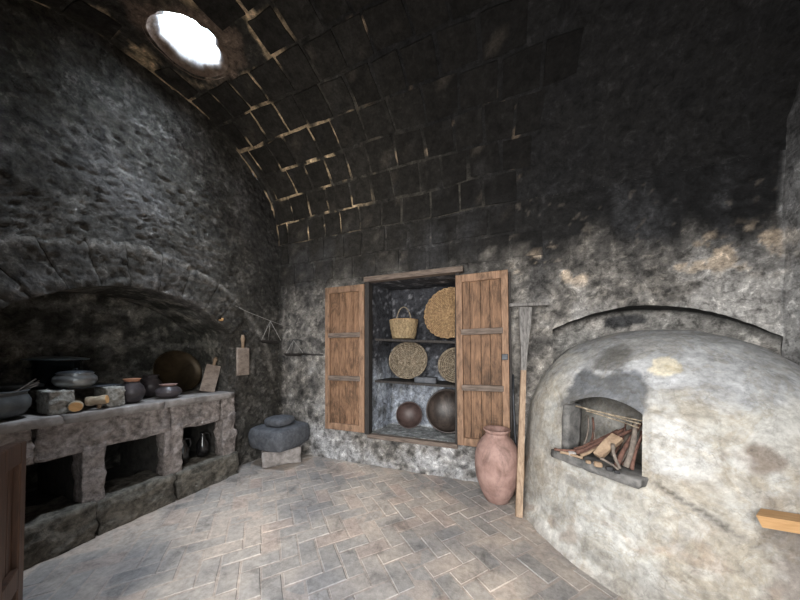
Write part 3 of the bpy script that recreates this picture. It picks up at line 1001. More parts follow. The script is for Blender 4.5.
def oven_colour(P):
    n = len(P); th, z = pang(P), P[:, 2]
    a = fbm(P, 1.5, 5, 73); b = fbm(P, 4.5, 5, 74); c_ = fbm(P, 12, 4, 75); d_ = fbm(P * np.array([1, 1, 0.4]), 3, 4, 76)
    c = np.tile(np.array([0.40, 0.39, 0.365]), (n, 1))
    c = mixc(c, sstep(0.0, 0.3, a + 0.3 * b), (0.35, 0.32, 0.275))
    c = mixc(c, sstep(0.02, 0.3, b + 0.3 * c_) * 0.8, (0.50, 0.495, 0.475))
    c = mixc(c, sstep(0.1, 0.42, -a + 0.6 * b) * 0.6, (0.23, 0.225, 0.215))
    # grey cap
    c = mixc(c, sstep(1.08, 1.25, z + 0.25 * b) * 0.93, (0.34, 0.345, 0.355))
    c = mixc(c, sstep(1.2, 1.35, z) * sstep(0.1, 0.35, a + b) * 0.4, (0.50, 0.50, 0.50))
    c = mixc(c, sstep(TH0 - 0.02, TH0 - 0.25, th) * sstep(-0.2, 0.15, b + 0.3 * a) * 0.7, (0.52, 0.505, 0.47))
    c = mixc(c, sstep(0.3, 0.15, z + 0.3 * a) * sstep(-0.15, 0.15, b) * 0.7, (0.56, 0.545, 0.51))
    # stains low on the front
    st = sstep(0.06, 0.3, d_ + 0.35 * c_) * sstep(0.85, 0.6, z) * sstep(TH1 - 0.1, TH1 + 0.35, th)
    c = mixc(c, st * 0.75, (0.15, 0.12, 0.10))
    st = sstep(0.12, 0.3, b + 0.2 * a) * sstep(0.6, 0.4, z) * 0.5
    c = mixc(c, st, (0.26, 0.18, 0.12))
    dk = sstep(0.10, 0.26, fbm(P * np.array([1, 1, 1.6]), 2.4, 5, 77)) * sstep(0.75, 0.5, z)
    c = mixc(c, dk * 0.45, (0.19, 0.175, 0.155))
    sm = ((th - (TH0 + 0.12)) / 0.10) ** 2 + ((z - 0.50) / 0.05) ** 2
    c = mixc(c, sstep(1.5, 0.4, sm + 2 * b) * 0.6, (0.17, 0.165, 0.155))
    # earthy foot
    c = mixc(c, sstep(0.10, 0.0, z + 0.15 * b) * 0.6, (0.25, 0.22, 0.19))
    # white patch right of the mouth and left of it
    w = boxmask(th, z, TH1 + 0.03, TH1 + 0.31, 0.72, 1.04, 0.02, 0.16 * b + 0.08 * c_)
    c = mixc(c, w * 0.6, (0.48, 0.475, 0.465))
    w = boxmask(th, z, TH0 - 0.28, TH0 - 0.12, 0.83, 1.0, 0.012, 0.05 * b)
    c = mixc(c, w * 0.85, (0.56, 0.58, 0.59))
    w = boxmask(th, z, TH0 - 0.34, TH0 + 0.02, 0.75, 1.22, 0.05, 0.12 * b)
    c = mixc(c, w * 0.35, (0.44, 0.40, 0.33))
    # crack under the patch
    ck = sstep(0.022, 0.004, np.abs((z - 0.66) + (th - (TH1 + 0.1)) * 0.55 + 0.08 * a)) * sstep(TH1 - 0.02, TH1 + 0.1, th) * sstep(TH1 + 0.5, TH1 + 0.3, th)
    c = mixc(c, ck * 0.85, (0.11, 0.10, 0.09))
    # smoke: lintel field and the plume above it
    k = boxmask(th, z, TH0 - 0.05, TH1 + 0.0, 1.02, 1.285, 0.02, 0.09 * b + 0.04 * c_)
    c = mixc(c, k * 0.9, (0.115, 0.12, 0.13))
    pl = ((th - (TH0 * 0.55 + TH1 * 0.45)) / 0.19) ** 2 + ((z - 1.36) / 0.11) ** 2
    c = mixc(c, sstep(1.3, 0.2, pl + 1.3 * b) * sstep(1.285, 1.30, z) * 0.75, (0.10, 0.095, 0.088))
    # smoke beside the mouth
    k = boxmask(th, z, TH0 - 0.09, TH0 + 0.02, 0.85, 1.12, 0.04, 0.10 * b)
    c = mixc(c, k * 0.5, (0.16, 0.155, 0.15))
    # tan scar
    k = ((th - (TH1 + 0.16)) / 0.085) ** 2 + ((z - 1.325) / 0.045) ** 2
    c = mixc(c, sstep(1.5, 0.8, k + 3.0 * b + 1.5 * c_) * 0.9, (0.60, 0.54, 0.42))
    k = ((th - (TH1 + 0.44)) / 0.12) ** 2 + ((z - 0.86) / 0.07) ** 2
    c = mixc(c, sstep(1.4, 0.5, k + 3.0 * b) * 0.8, (0.17, 0.135, 0.11))
    return c
def oven_masonry(name, mb, colf, relief=True, mat=None):
    P = np.array(mb.v)
    cols = colf(P)
    N = np.stack([(P[:, 0] - OVC[0]) / A_ ** 2, (P[:, 1] - OVC[1]) / B_ ** 2, np.maximum(P[:, 2] - 1.0, 0) * 1.8], 1)
    N /= np.linalg.norm(N, axis=1)[:, None] + 1e-9
    P = P + N * oven_relief(P)[:, None] - np.array([OVC[0], OVC[1], 0])
    me = bpy.data.meshes.new(name); me.from_pydata([tuple(p) for p in P], [], mb.f); me.update()
    set_cols(me, cols)
    me.polygons.foreach_set('use_smooth', [True] * len(me.polygons))
    o = bpy.data.objects.new(name, me); COL.objects.link(o); o.parent = oven
    me.materials.append(mat or M['oven'])
    return o
mb = MB()
st = 0.018
oven_patch(mb, lin(tL, TH0, st), 0, 1.618, 130)
oven_patch(mb, lin(TH0, TH1, st), 0, MZ0, 45)
oven_patch(mb, lin(TH0, TH1, st), mouth_top, 1.618, 80)
oven_patch(mb, lin(TH1, tR, st), 0, 1.618, 130)
oven_masonry('dome', mb, oven_colour)
# mouth: loft of the opening's outline into the chamber
c0 = np.array(oven_pt(TH0, 0.85)); c1 = np.array(oven_pt(TH1, 0.85))
mdir = (c1 - c0) / np.linalg.norm(c1 - c0)
inn = np.array([-mdir[1], mdir[0]])
if np.dot(inn, np.array(OVC) - c0) < 0: inn = -inn
loop = []
for z in np.linspace(MZ0, mouth_top(TH0), 8): loop.append((TH0, z))
for th in np.linspace(TH0, TH1, 14)[1:-1]: loop.append((th, mouth_top(th)))
for z in np.linspace(mouth_top(TH1), MZ0, 8): loop.append((TH1, z))
for th in np.linspace(TH1, TH0, 10)[1:-1]: loop.append((th, MZ0))
def loop_at(depth, widen, drop=0.0):
    out = []
    for th, z in loop:
        _, k = prof_at(z, z, 1)
        x = OVC[0] + A_ * k[0] * math.cos(th); y = OVC[1] + B_ * k[0] * math.sin(th)
        p = np.array([x, y])
        if depth > 0:
            mid = (c0 + c1) / 2
            s = np.dot(p - mid, mdir)
            p = mid + mdir * s * (1 + widen) + inn * depth
        zz_ = z + (z - 0.85) * widen * (1 if z > 0.85 else 0)
        out.append((p[0], p[1], zz_))
    return out
ls = [loop_at(0, 0), loop_at(0.07, -0.02), loop_at(0.14, 0.0), loop_at(0.15, 0.25), loop_at(0.42, 0.35), loop_at(0.60, 0.2)]
mb = MB(); nl = len(loop)
V_ = [p for l in ls for p in l]
fs = [(i * nl + k, i * nl + (k + 1) % nl, (i + 1) * nl + (k + 1) % nl, (i + 1) * nl + k) for i in range(len(ls) - 1) for k in range(nl)]
fs.append(tuple((len(ls) - 1) * nl + k for k in range(nl)))
mb.add(V_, fs)
def chamber_col(P):
    b = fbm(P, 7, 4, 81)
    dep = (P[:, :2] - (c0 + c1)[None, :] / 2) @ inn
    c = mixc(np.tile(np.array([0.27, 0.26, 0.24]), (len(P), 1)), sstep(0, 0.3, b), (0.42, 0.40, 0.37))
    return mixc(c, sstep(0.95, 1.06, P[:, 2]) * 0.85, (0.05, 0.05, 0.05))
oven_masonry('chamber', mb, chamber_col)
mid = (c0 + c1) / 2
mrot = math.atan2(mdir[1], mdir[0])
def in_mouth(s, d, z):
    p = mid + mdir * s + inn * d
    return (p[0], p[1], z)
# hearth slab that sticks out under the mouth, cheek stone on the left
sl = rough_box((0, 0, 0), (0.56, 0.30, 0.058), 12, 0.014, 0.12, 5, nscale=7)
o = sl.build('hearth_slab', M['lip'], oven, True, label='dark grey stone ledge under the mouth')
p = in_mouth(-0.01, 0.05, 0.652); o.location = (p[0] - OVC[0], p[1] - OVC[1], p[2]); o.rotation_euler = (0, 0, mrot)
sl = rough_box((0, 0, 0), (0.05, 0.16, 0.36), 6, 0.008, 0.2, 6)
o = sl.build('cheek_stone', M['lip'], oven, True)
p = in_mouth(-0.225, 0.05, 0.85); o.location = (p[0] - OVC[0], p[1] - OVC[1], p[2]); o.rotation_euler = (0, 0.04, mrot)

# firewood in the mouth: every stick a thing
def stick(s0, d0, z0, s1, d1, z1, r, mat, label, bend=0.01, cat='stick', name='firewood_stick', seed=0):
    a = Vector(in_mouth(s0, d0, z0)); b = Vector(in_mouth(s1, d1, z1))
    n = 7; rr = random.Random(seed)
    ax = (b - a); side = ax.cross(Vector((0, 0, 1))).normalized()
    pts = []; rs = []
    for i in range(n):
        t = i / (n - 1)
        q = a.lerp(b, t) + side * bend * math.sin(PI * t) + Vector((0, 0, 1)) * rr.uniform(-1, 1) * r * 0.25
        pts.append(q - a); rs.append(r * (1.1 - 0.3 * t) * rr.uniform(0.88, 1.12))
    m = MB(); m.tube(pts, rs, 7)
    o = m.build(name, M[mat], None, True, loc=a)
    tag(o, label, cat, 'firewood in the oven mouth')
    return o
HZ = 0.685
sticks = [
    (-0.12, -0.06, HZ + .015, 0.04, 0.22, HZ + .20, 0.014, 'bark', 'thick red-brown stick slanting up from the left front of the oven mouth'),
    (-0.075, -0.08, HZ + .018, 0.10, 0.20, HZ + .21, 0.013, 'bark', 'red-brown stick lying beside the split billet on its left'),
    (-0.16, -0.02, HZ + .02, -0.02, 0.25, HZ + .17, 0.010, 'bark', 'thin dark red stick nearest the cheek stone of the oven'),
    (0.13, -0.06, HZ + .015, 0.16, 0.16, HZ + .27, 0.014, 'bark', 'dark stick standing steeply at the right of the oven mouth'),
    (0.175, -0.05, HZ + .03, 0.145, 0.12, HZ + .30, 0.016, 'bark_grey', 'grey crooked stick touching the right jamb of the oven mouth'),
    (0.20, -0.04, HZ + .02, 0.19, 0.14, HZ + .24, 0.009, 'bark', 'thin stick squeezed into the right corner of the oven mouth'),
    (-0.24, -0.12, HZ + .012, -0.12, -0.07, HZ + .035, 0.010, 'bark', 'short pink-brown stick pointing out at the left end of the ledge'),
    (-0.19, -0.13, HZ + .010, -0.05, -0.10, HZ + .012, 0.011, 'splitwood', 'pale peeled splinter lying on the front of the ledge'),
    (-0.07, -0.09, HZ + .02, 0.0, 0.03, HZ + .10, 0.010, 'splitwood', 'short pale stick leaning between the red sticks'),
    (-0.18, 0.03, HZ + .335, 0.20, 0.06, HZ + .285, 0.006, 'twig', 'long pale cane across the top of the oven mouth, uppermost'),
    (-0.14, 0.05, HZ + .325, 0.21, 0.09, HZ + .300, 0.005, 'twig', 'long thin cane across the top of the oven mouth, behind the uppermost one'),
    (-0.10, 0.02, HZ + .315, 0.20, 0.04, HZ + .265, 0.005, 'twig', 'long thin cane across the top of the oven mouth, lowest of the three'),
    (0.02, 0.10, HZ + .02, 0.06, 0.30, HZ + .24, 0.012, 'bark_grey', 'grey stick at the back of the oven mouth behind the billet'),
    (0.06, -0.10, HZ + .05, 0.16, -0.10, HZ + .015, 0.008, 'bark_grey', 'thin forked grey twig in front of the oven mouth on the right'),
    (0.09, -0.02, HZ + .14, 0.16, -0.08, HZ + .02, 0.010, 'bark_grey', 'short grey twig leaning down to the ledge at the right'),
]
for i, s in enumerate(sticks):
    stick(*s, bend=0.012 * (-1) ** i, seed=i)
where = ['left of the billet', 'behind the red sticks', 'across the billet foot', 'under the canes', 'behind the billet on the right', 'low at the back left', 'beside the grey crooked stick', 'under the billet']
for i in range(8):
    q = random.Random(50 + i)
    a_ = q.uniform(-0.16, 0.15); d_ = q.uniform(-0.03, 0.12); ln = q.uniform(-0.08, 0.12)
    stick(a_, d_, HZ + q.uniform(.01, .04), min(0.2, max(-0.18, a_ + ln)), d_ + 0.12, HZ + q.uniform(.12, .25), q.uniform(.005, .009), ['bark', 'bark_grey', 'bark'][i % 3], 'thin stick of the firewood heap, ' + where[i], bend=0.015, seed=80 + i)
bl = rough_box((0, 0, 0), (0.06, 0.04, 0.19), 5, 0.008, 0.12, 9, taper=0.25)
o = bl.build('firewood_billet', M['splitwood'], None, False)
o.location = in_mouth(0.06, -0.02, HZ + 0.115); o.rotation_euler = (math.radians(-38), math.radians(24), mrot)
tag(o, 'wide split billet of pale brown wood in the middle of the oven mouth', 'firewood', 'firewood in the oven mouth')
for i, (s, d, mat, w, lb) in enumerate([(-0.13, -0.09, 'rough_grey', 0.05, 'whitish stone lump on the left of the oven ledge'),
                                     (0.0, -0.125, 'splitwood', 0.03, 'small pale wood chip at the very front of the ledge'),
                                     (0.055, -0.115, 'splitwood', 0.045, 'rounded yellowish wood chip in front of the billet'),
                                     (0.12, -0.12, 'charcoal', 0.04, 'black lump of charcoal on the ledge, left of two'),
                                     (0.165, -0.125, 'charcoal', 0.035, 'black lump of charcoal on the ledge, right of two')]):
    m = rough_box((0, 0, w * 0.3), (w, w * 0.8, w * 0.7), 4, 0.006, 0.6, 20 + i)
    o = m.build('wood_chip' if mat == 'splitwood' else ('charcoal_lump' if mat == 'charcoal' else 'stone_lump'), M[mat], None, True)
    o.location = in_mouth(s, d, HZ - 0.002)
    tag(o, lb, 'chip' if mat == 'splitwood' else ('charcoal' if mat == 'charcoal' else 'stone'))

# pine bar fixed into the oven's flank
mb = MB(); mb.add([(0.19, -.04, -.026), (0.26, .05, -.026), (1.14, .05, -.026), (1.14, -.04, -.026), (0.17, -.04, .026), (0.24, .05, .026), (1.14, .05, .026), (1.14, -.04, .026)], [(0, 1, 2, 3), (7, 6, 5, 4), (0, 4, 5, 1), (1, 5, 6, 2), (2, 6, 7, 3), (3, 7, 4, 0)])
o = mb.build('pine_bar', M['pine']); o.location = (0.955, 1.80, 0.622); o.rotation_euler = (0, 0, math.radians(-2))
tag(o, 'smooth pale pine bar sticking out of the oven flank at right', 'wooden bar')

# ------------------------------------------------------------------ masonry stove / counter
stove = thing('masonry_counter', 'long stone cooking counter with three dark openings under a thick slab', 'counter', (-3.0, 1.3, 0))
def st_block(name, x0, x1, y0, y1, z0, z1, seed, mat='ashlar', n=6, amp=0.014, rnd=0.16, label=None):
    m = rough_box(((x0 + x1) / 2, (y0 + y1) / 2, (z0 + z1) / 2), (x1 - x0, y1 - y0, z1 - z0), n, amp, rnd, seed)
    return m.build(name, M[mat], stove, True, label=label, world=True)
# plinth stones
for i, (ya, yb) in enumerate([(0.28, 0.66), (0.66, 1.09), (1.09, 1.62), (1.62, 2.27)]):
    st_block('plinth_stone', -3.28, -2.90 + (0.0, 0.008, -0.008, 0.0)[i], ya + 0.004, yb - 0.004, -0.02, 0.265 + rng.uniform(-.01, .01), 100 + i, 'plinth', 14, 0.022, 0.10)
# back fill of the plinth = floor of the bays
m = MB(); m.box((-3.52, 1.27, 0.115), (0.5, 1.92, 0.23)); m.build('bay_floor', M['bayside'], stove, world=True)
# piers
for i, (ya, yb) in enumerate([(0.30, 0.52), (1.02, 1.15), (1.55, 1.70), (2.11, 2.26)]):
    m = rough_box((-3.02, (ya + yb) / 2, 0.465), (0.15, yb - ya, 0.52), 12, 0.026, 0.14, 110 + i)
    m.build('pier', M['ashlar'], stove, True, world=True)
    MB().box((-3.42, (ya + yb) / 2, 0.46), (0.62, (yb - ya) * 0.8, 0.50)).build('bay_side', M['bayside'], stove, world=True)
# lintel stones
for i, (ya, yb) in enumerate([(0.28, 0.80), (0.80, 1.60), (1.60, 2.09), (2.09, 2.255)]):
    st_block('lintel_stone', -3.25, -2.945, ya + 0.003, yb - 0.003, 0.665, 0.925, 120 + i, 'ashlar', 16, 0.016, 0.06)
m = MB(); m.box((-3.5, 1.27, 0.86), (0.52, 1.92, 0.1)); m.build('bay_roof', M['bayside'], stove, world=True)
# top slabs
for i, (ya, yb) in enumerate([(0.28, 0.93), (0.93, 1.55), (1.55, 2.24)]):
    st_block('top_slab', -3.74, -2.925, ya + 0.002, yb - 0.002, 0.90, 0.965, 130 + i, 'slabtop', 10, 0.008, 0.06)
CT = 0.972

def lathe_thing(name, label, cat, loc, parts, group=None, rot=(0, 0, 0)):
    t = thing(name, label, cat, loc, rot, group)
    for (pn, prof, mat, wob) in parts:
        MB().lathe(prof, 36, wob, seed=hash_s(name)).build(pn, M[mat], t, True)
    return t
def hash_s(s): return sum(ord(c) for c in s) % 97

# squat aluminium pot, enamel pot, cauldron
g = 'cooking vessels on the counter'
t = lathe_thing('casserole_pot', 'squat dull aluminium pot with flat lid on the iron plate', 'pot', (-3.115, 1.045, 1.148),
    [('body', [(0.0, 0), (0.075, 0), (0.10, 0.02), (0.116, 0.05), (0.112, 0.08), (0.092, 0.102), (0.098, 0.112), (0.094, 0.114), (0.085, 0.102), (0.07, 0.06), (0.0, 0.02)], 'aluminium', 0.004),
     ('lid', [(0.092, 0.110), (0.096, 0.114), (0.088, 0.122), (0.04, 0.130), (0.0, 0.132)], 'iron', 0)], g)
MB().tube([(-0.02, 0, 0.131), (-0.02, 0, 0.146), (0.02, 0, 0.146), (0.02, 0, 0.131)], 0.004, 6).build('lid_handle', M['iron'], t, True)
t = lathe_thing('stock_pot', 'tall glossy black enamel pot with wide lid at the back of the stove', 'pot', (-3.50, 1.07, 1.148),
    [('body', [(0.0, 0), (0.12, 0), (0.13, 0.01), (0.135, 0.20), (0.150, 0.208), (0.145, 0.21), (0.13, 0.20), (0.12, 0.02), (0.0, 0.015)], 'enamel', 0),
     ('lid', [(0.15, 0.210), (0.178, 0.214), (0.180, 0.220), (0.15, 0.228), (0.06, 0.242), (0.0, 0.245)], 'enamel_lid', 0)], g)
MB().tube([(-0.035, 0, 0.243), (-0.03, 0, 0.262), (0.03, 0, 0.262), (0.035, 0, 0.243)], 0.007, 8).build('lid_handle', M['enamel'], t, True)
for sx in (-1, 1):
    MB().tube([(0.0 + 0.03 * a, sx * (0.134 + 0.02 * (1 - a * a)), 0.145) for a in (-1, -.5, 0, .5, 1)], 0.006, 6).build('side_handle', M['enamel'], t, True)
t = lathe_thing('cauldron', 'wide grey cast iron bowl at the near end of the counter holding twigs', 'bowl', (-3.13, 0.685, CT),
    [('body', [(0.0, 0), (0.07, 0.002), (0.125, 0.03), (0.15, 0.075), (0.152, 0.12), (0.138, 0.155), (0.135, 0.172), (0.145, 0.185), (0.135, 0.187), (0.125, 0.17), (0.13, 0.12), (0.11, 0.04), (0.0, 0.02)], 'castiron', 0.005)], g)
for i, (a, b) in enumerate([((-3.20, 0.68, 1.07), (-3.15, 0.88, 1.20)), ((-3.20, 0.70, 1.06), (-3.10, 0.86, 1.185)), ((-3.22, 0.72, 1.06), (-3.22, 0.90, 1.21)), ((-3.12, 0.71, 1.06), (-3.17, 0.87, 1.225))]):
    a, b = Vector(a), Vector(b)
    m = MB(); m.tube([(0, 0, 0), (b - a) * .5 + Vector((0, 0, .012)), b - a], [.006, .005, .004], 6)
    tag(m.build('twig', M['bark_grey'], None, True, loc=a), ['grey twig in the cast iron bowl, nearest the counter edge but one', 'grey twig in the iron bowl crossing over the others', 'grey twig in the iron bowl, farthest back', 'grey twig in the iron bowl, nearest the counter edge'][i], 'twig', 'twigs in the iron bowl')
# pumice blocks carrying the plate
for (y, w, lb, sd) in [(0.945, 0.125, 'pitted pumice block left of the logs, carrying the iron plate', 1), (1.235, 0.115, 'pitted pumice block beside the clay jars, carrying the iron plate', 2)]:
    m = rough_box((0, 0, 0.084), (0.22, w, 0.168), 12, 0.012, 0.16, 30 + sd, nscale=22)
    o = m.build('pumice_block', M['pumice'], None, True); o.location = (-3.115, y, CT - 0.002)
    tag(o, lb, 'stone block', 'pumice blocks on the counter')
m = rough_box((0, 0, 0.084), (0.3, 0.5, 0.15), 6, 0.006, 0.12, 39); o = m.build('hearth_stone', M['plinth'], None, True); o.location = (-3.55, 1.14, CT - 0.002)
tag(o, 'sooty low stone at the back of the stove under the enamel pot', 'stone block')
mb = MB(); mb.box((0, 0, 0.006), (0.60, 0.36, 0.010), bev=0.003)
o = mb.build('iron_plate', M['iron']); o.location = (-3.37, 1.12, CT + 0.164)
tag(o, 'thin dark iron plate bridging the two pumice blocks under the pots', 'plate')
m = rough_box((0, 0, 0.0), (0.26, 0.50, 0.032), 8, 0.005, 0.12, 41); o = m.build('stone_slab', M['castiron'], None, True); o.location = (-3.42, 0.70, CT + 0.195)
tag(o, 'flat grey slab behind the cast iron bowl, left of the pots', 'slab')
m = rough_box((0, 0, 0.09), (0.18, 0.16, 0.185), 6, 0.008, 0.2, 42); o = m.build('hearth_stone', M['plinth'], None, True); o.location = (-3.44, 0.72, CT - 0.002)
tag(o, 'dark stone under the flat grey slab behind the bowl', 'stone block')

def log(name, a, b, r, label, seed):
    a, b = Vector(a), Vector(b)
    t = thing(name, label, 'log', a, group='short logs under the iron plate')
    rr = random.Random(seed)
    n = 6
    pts = [(b - a) * (i / (n - 1)) for i in range(n)]
    rs = [r * rr.uniform(0.9, 1.1) for _ in range(n)]; rs[0] = r
    MB().tube(pts, rs, 12).build('bark', M['log_bark'], t, True)
    d = (a - b).normalized()
    MB().tube([d * 0.0005, d * 0.003], [r * 0.93, r * 0.9], 12).build('cut_end', M['log_end'], t, label='pale orange sawn end')
    return t
log('log', (-2.965, 0.995, CT + 0.040), (-3.25, 1.09, CT + 0.042), 0.038, 'short log with bright orange sawn end on the counter edge, left of two', 1)
log('log', (-2.97, 1.165, CT + 0.072), (-3.04, 1.08, CT + 0.06), 0.036, 'short pale log lying askew under the plate, right of two', 2)
MB()
m = MB().tube([(0, 0, 0), (0.005, 0.005, 0.034)], [0.013, 0.012], 7); o = m.build('kindling', M['splitwood'], None, True, loc=(-3.0, 1.13, CT + 0.001))
tag(o, 'little stub of wood propping up the right log on the counter', 'wood stub')

# clay jars on the counter
def jar(loc, s, h, label, rim='clay_rim', lid=False):
    t = thing('clay_jar', label, 'jar', loc, group='smoked clay jars on the counter')
    body = [(0, 0), (0.45 * s, 0), (0.72 * s, 0.08 * h), (0.98 * s, 0.33 * h), (1.0 * s, 0.45 * h), (0.86 * s, 0.66 * h), (0.60 * s, 0.82 * h), (0.55 * s, 0.88 * h)]
    MB().lathe(body, 32, 0.008, seed=int(s * 1000)).build('body', M['blackclay'], t, True)
    MB().lathe([(0.54 * s, 0.86 * h), (0.58 * s, 0.93 * h), (0.68 * s, 0.985 * h), (0.67 * s, 1.0 * h), (0.58 * s, 0.985 * h), (0.48 * s, 0.88 * h), (0.45 * s, 0.6 * h), (0, 0.5 * h)], 32, 0.006).build('rim', M[rim], t, True)
    return t
jar((-3.12, 1.388, CT), 0.09, 0.215, 'round smoked clay jar with orange rim beside the right pumice block')
jar((-3.42, 1.67, CT), 0.102, 0.22, 'dark clay jar standing farthest back between the other two jars', 'blackclay')
jar((-3.14, 1.68, CT), 0.108, 0.135, 'low wide dark clay pot, nearest the big copper pan', 'clay')
# copper pan leaning
t = thing('copper_pan', 'big round tarnished copper pan leaning against the back of the recess', 'pan', (-3.54, 1.99, CT + 0.235), (0, math.radians(76), 0))
MB().lathe([(0, -0.035), (0.19, -0.032), (0.225, -0.01), (0.243, 0.02), (0.247, 0.022), (0.236, 0.02), (0.215, 0.0), (0.18, -0.02), (0, -0.024)], 48, 0.003).build('dish', M['brass'], t, True)
mb = MB(); mb.ring([(0.245 * math.cos(a), 0.245 * math.sin(a), 0.022) for a in np.linspace(0, 2 * PI, 48, endpoint=False)], 0.006); mb.build('rim', M['brass'], t, True)

def washboard(loc, rot, w, h, hh, label):
    t = thing('wooden_grater', label, 'grater', loc, rot, 'ridged wooden graters')
    MB().box((0, 0, h / 2), (w, 0.028, h), bev=0.004).build('board', M['grater'], t)
    for k in range(13):
        MB().box((0, -0.016, h * (0.07 + 0.86 * k / 12)), (w * 0.84, 0.008, 0.010)).build('ridge', M['grater'], t)
    MB().tube([(0, 0, h - 0.005), (0, 0, h + hh * 0.3), (0, 0, h + hh * 0.7), (0, 0, h + hh)], [0.02, 0.016, 0.026, 0.014], 8).build('handle', M['splitwood'], t, True)
    return t
washboard((-3.17, 2.075, CT + 0.004), (math.radians(-14), math.radians(14), math.radians(62)), 0.145, 0.32, 0.10, 'ridged wooden grater leaning in the right end of the stove recess')
t = washboard((-2.985, 2.385, 1.15), (0, 0, math.radians(90)), 0.165, 0.34, 0.16, 'ridged wooden grater hanging on the wall between counter and corner')
mb = MB(); mb.tube([(-3.06, 2.43, 1.70), (-2.96, 2.43, 1.70)], 0.006, 6); mb.tube([(-2.985, 2.43, 1.64), (-2.985, 2.40, 1.68), (-2.985, 2.43, 1.705), (-2.985, 2.46, 1.68), (-2.985, 2.43, 1.64)], 0.003, 5)
tag(mb.build('wall_nail', M['iron'], None, True), 'small iron nail with a loop holding the hanging wooden grater', 'nail')
mb = MB(); mb.tube([(0, 0, 0), (0.05, 0, 0.0), (0.06, 0, 0.02)], [0.010, 0.011, 0.012], 8)
tag(mb.build('wall_hook', M['log_end'], None, True, loc=(-3.03, 2.12, 1.80)), 'small pale peg in the wall at the right edge of the stove arch', 'hook')

# hanging pans on cords
def hanging_pan(top, r, drop, label, dep=0.028):
    t = thing('hanging_pan', label, 'pan', top, group='shallow pans hanging from cords')
    MB().lathe([(0, -drop - dep), (r * 0.7, -drop - dep), (r, -drop), (r * 1.02, -drop + 0.003), (r * 0.95, -drop), (r * 0.66, -drop - dep * 0.7), (0, -drop - dep * 0.7)], 28).build('dish', M['wood_dark'], t, True)
    for k in range(3):
        a = 2 * PI * k / 3 + 0.5
        MB().tube([(0, 0, 0), (r * math.cos(a), r * math.sin(a), -drop)], 0.0035, 5).build('cord', M['cord'], t, True)
    return t
hanging_pan((-2.91, 2.735, 1.86), 0.14, 0.27, 'small dark pan on three cords hanging beside the room corner, left wall')
hanging_pan((-2.63, 2.86, 1.60), 0.13, 0.18, 'small dark pan on three cords hanging against the back wall, left of shutter', 0.036)
mb = MB(); mb.tube([(-3.04, 2.15, 2.06), (-3.0, 2.45, 1.95), (-2.91, 2.735, 1.863), (-2.86, 3.01, 1.80)], 0.0035, 5)
tag(mb.build('hanging_string', M['cord'], None, True), 'thin cord strung across the room corner carrying the left hanging pan', 'cord')
mb = MB(); mb.tube([(-2.63, 3.02, 1.61), (-2.63, 2.85, 1.605)], 0.006, 6)
tag(mb.build('wall_nail', M['iron'], None, True), 'iron nail in the back wall carrying the right hanging pan', 'nail')
mb = MB(); mb.tube([(-2.62, 2.985, 1.415), (-2.25, 2.985, 1.40)], 0.012, 6)
tag(mb.build('wall_rod', M['wood_dark'], None, True), 'thin dark rod on the back wall between hanging pan and left shutter', 'rod')

# jugs in the third bay
for (x, y, s, lb) in [(-3.14, 2.01, 0.062, 'glossy black jug in the right-hand opening, right of two'), (-3.12, 1.80, 0.055, 'glossy black jug in the right-hand opening, left of two')]:
    t = thing('black_jug', lb, 'jug', (x, y, 0.262), group='black jugs under the counter')
    MB().lathe([(0, 0), (s * .8, 0), (s, 0.06), (s, 0.14), (s * .55, 0.2), (s * .4, 0.24), (s * .5, 0.27), (s * .35, 0.268), (s * .3, 0.2), (0, 0.15)], 28, 0.004).build('body', M['glassjug'], t, True)
    MB().tube([(0.0, s * .45, 0.25), (0.0, s * 1.2, 0.24), (0.0, s * 1.35, 0.18), (0.0, s * .95, 0.13)], 0.008, 8).build('handle', M['glassjug'], t, True)

# ------------------------------------------------------------------ grinding stones in the corner
m = rough_box((0, 0, 0.105), (0.46, 0.36, 0.20), 9, 0.018, 0.15, 51, nscale=5); o = m.build('base_stone', M['rough_grey'], None, True); o.location = (-2.70, 2.72, 0.0)
o.rotation_euler = (0, 0, math.radians(48))
tag(o, 'squarish pale grey rough stone on the floor in the room corner', 'stone')
m = rough_box((0, 0, 0.145), (0.59, 0.58, 0.28), 14, 0.012, 0.5, 52, nscale=3.5); o = m.build('grindstone', M['basalt'], None, True); o.location = (-2.70, 2.70, 0.207)
tag(o, 'big rounded dark grey grindstone resting on the pale corner stone', 'stone')
m = rough_box((0, 0, 0.05), (0.31, 0.31, 0.11), 10, 0.005, 0.7, 53, nscale=5); o = m.build('hand_stone', M['basalt'], None, True); o.location = (-2.69, 2.68, 0.497)
tag(o, 'small flat dark hand stone on top of the big grindstone', 'stone')

# ------------------------------------------------------------------ wall cupboard with two shutters
cup = thing('wall_cupboard', 'built-in wall cupboard with open orange-brown shutters and two dark shelves', 'cupboard', (-1.0, 3.02, 0.41))
def cpart(name, c, s, mat, parent=cup, rot=None, bev=0.004, label=None):
    m = MB().box((0, 0, 0), s, bev=bev)
    o = m.build(name, M[mat], parent, label=label)
    base = Vector((-1.0, 3.02, 0.41)) if parent is cup else Vector((-1.0, 3.02, 0.41)) + parent.location
    o.location = Vector(c) - base
    if rot: o.rotation_euler = rot
    return o
cpart('lintel', (-0.99, 2.985, 2.345), (1.22, 0.09, 0.062), 'wood_grey', label='grey weathered wooden head beam')
cpart('jamb', (-1.555, 2.99, 1.36), (0.06, 0.10, 1.90), 'wood_dark', label='blackened wooden upright')
cpart('jamb', (-0.445, 3.01, 1.36), (0.05, 0.07, 1.90), 'wood_dark', label='blackened wooden upright')
cpart('sill', (-1.0, 2.992, 0.385), (1.12, 0.07, 0.05), 'wood_grey', label='weathered wooden sill beam')
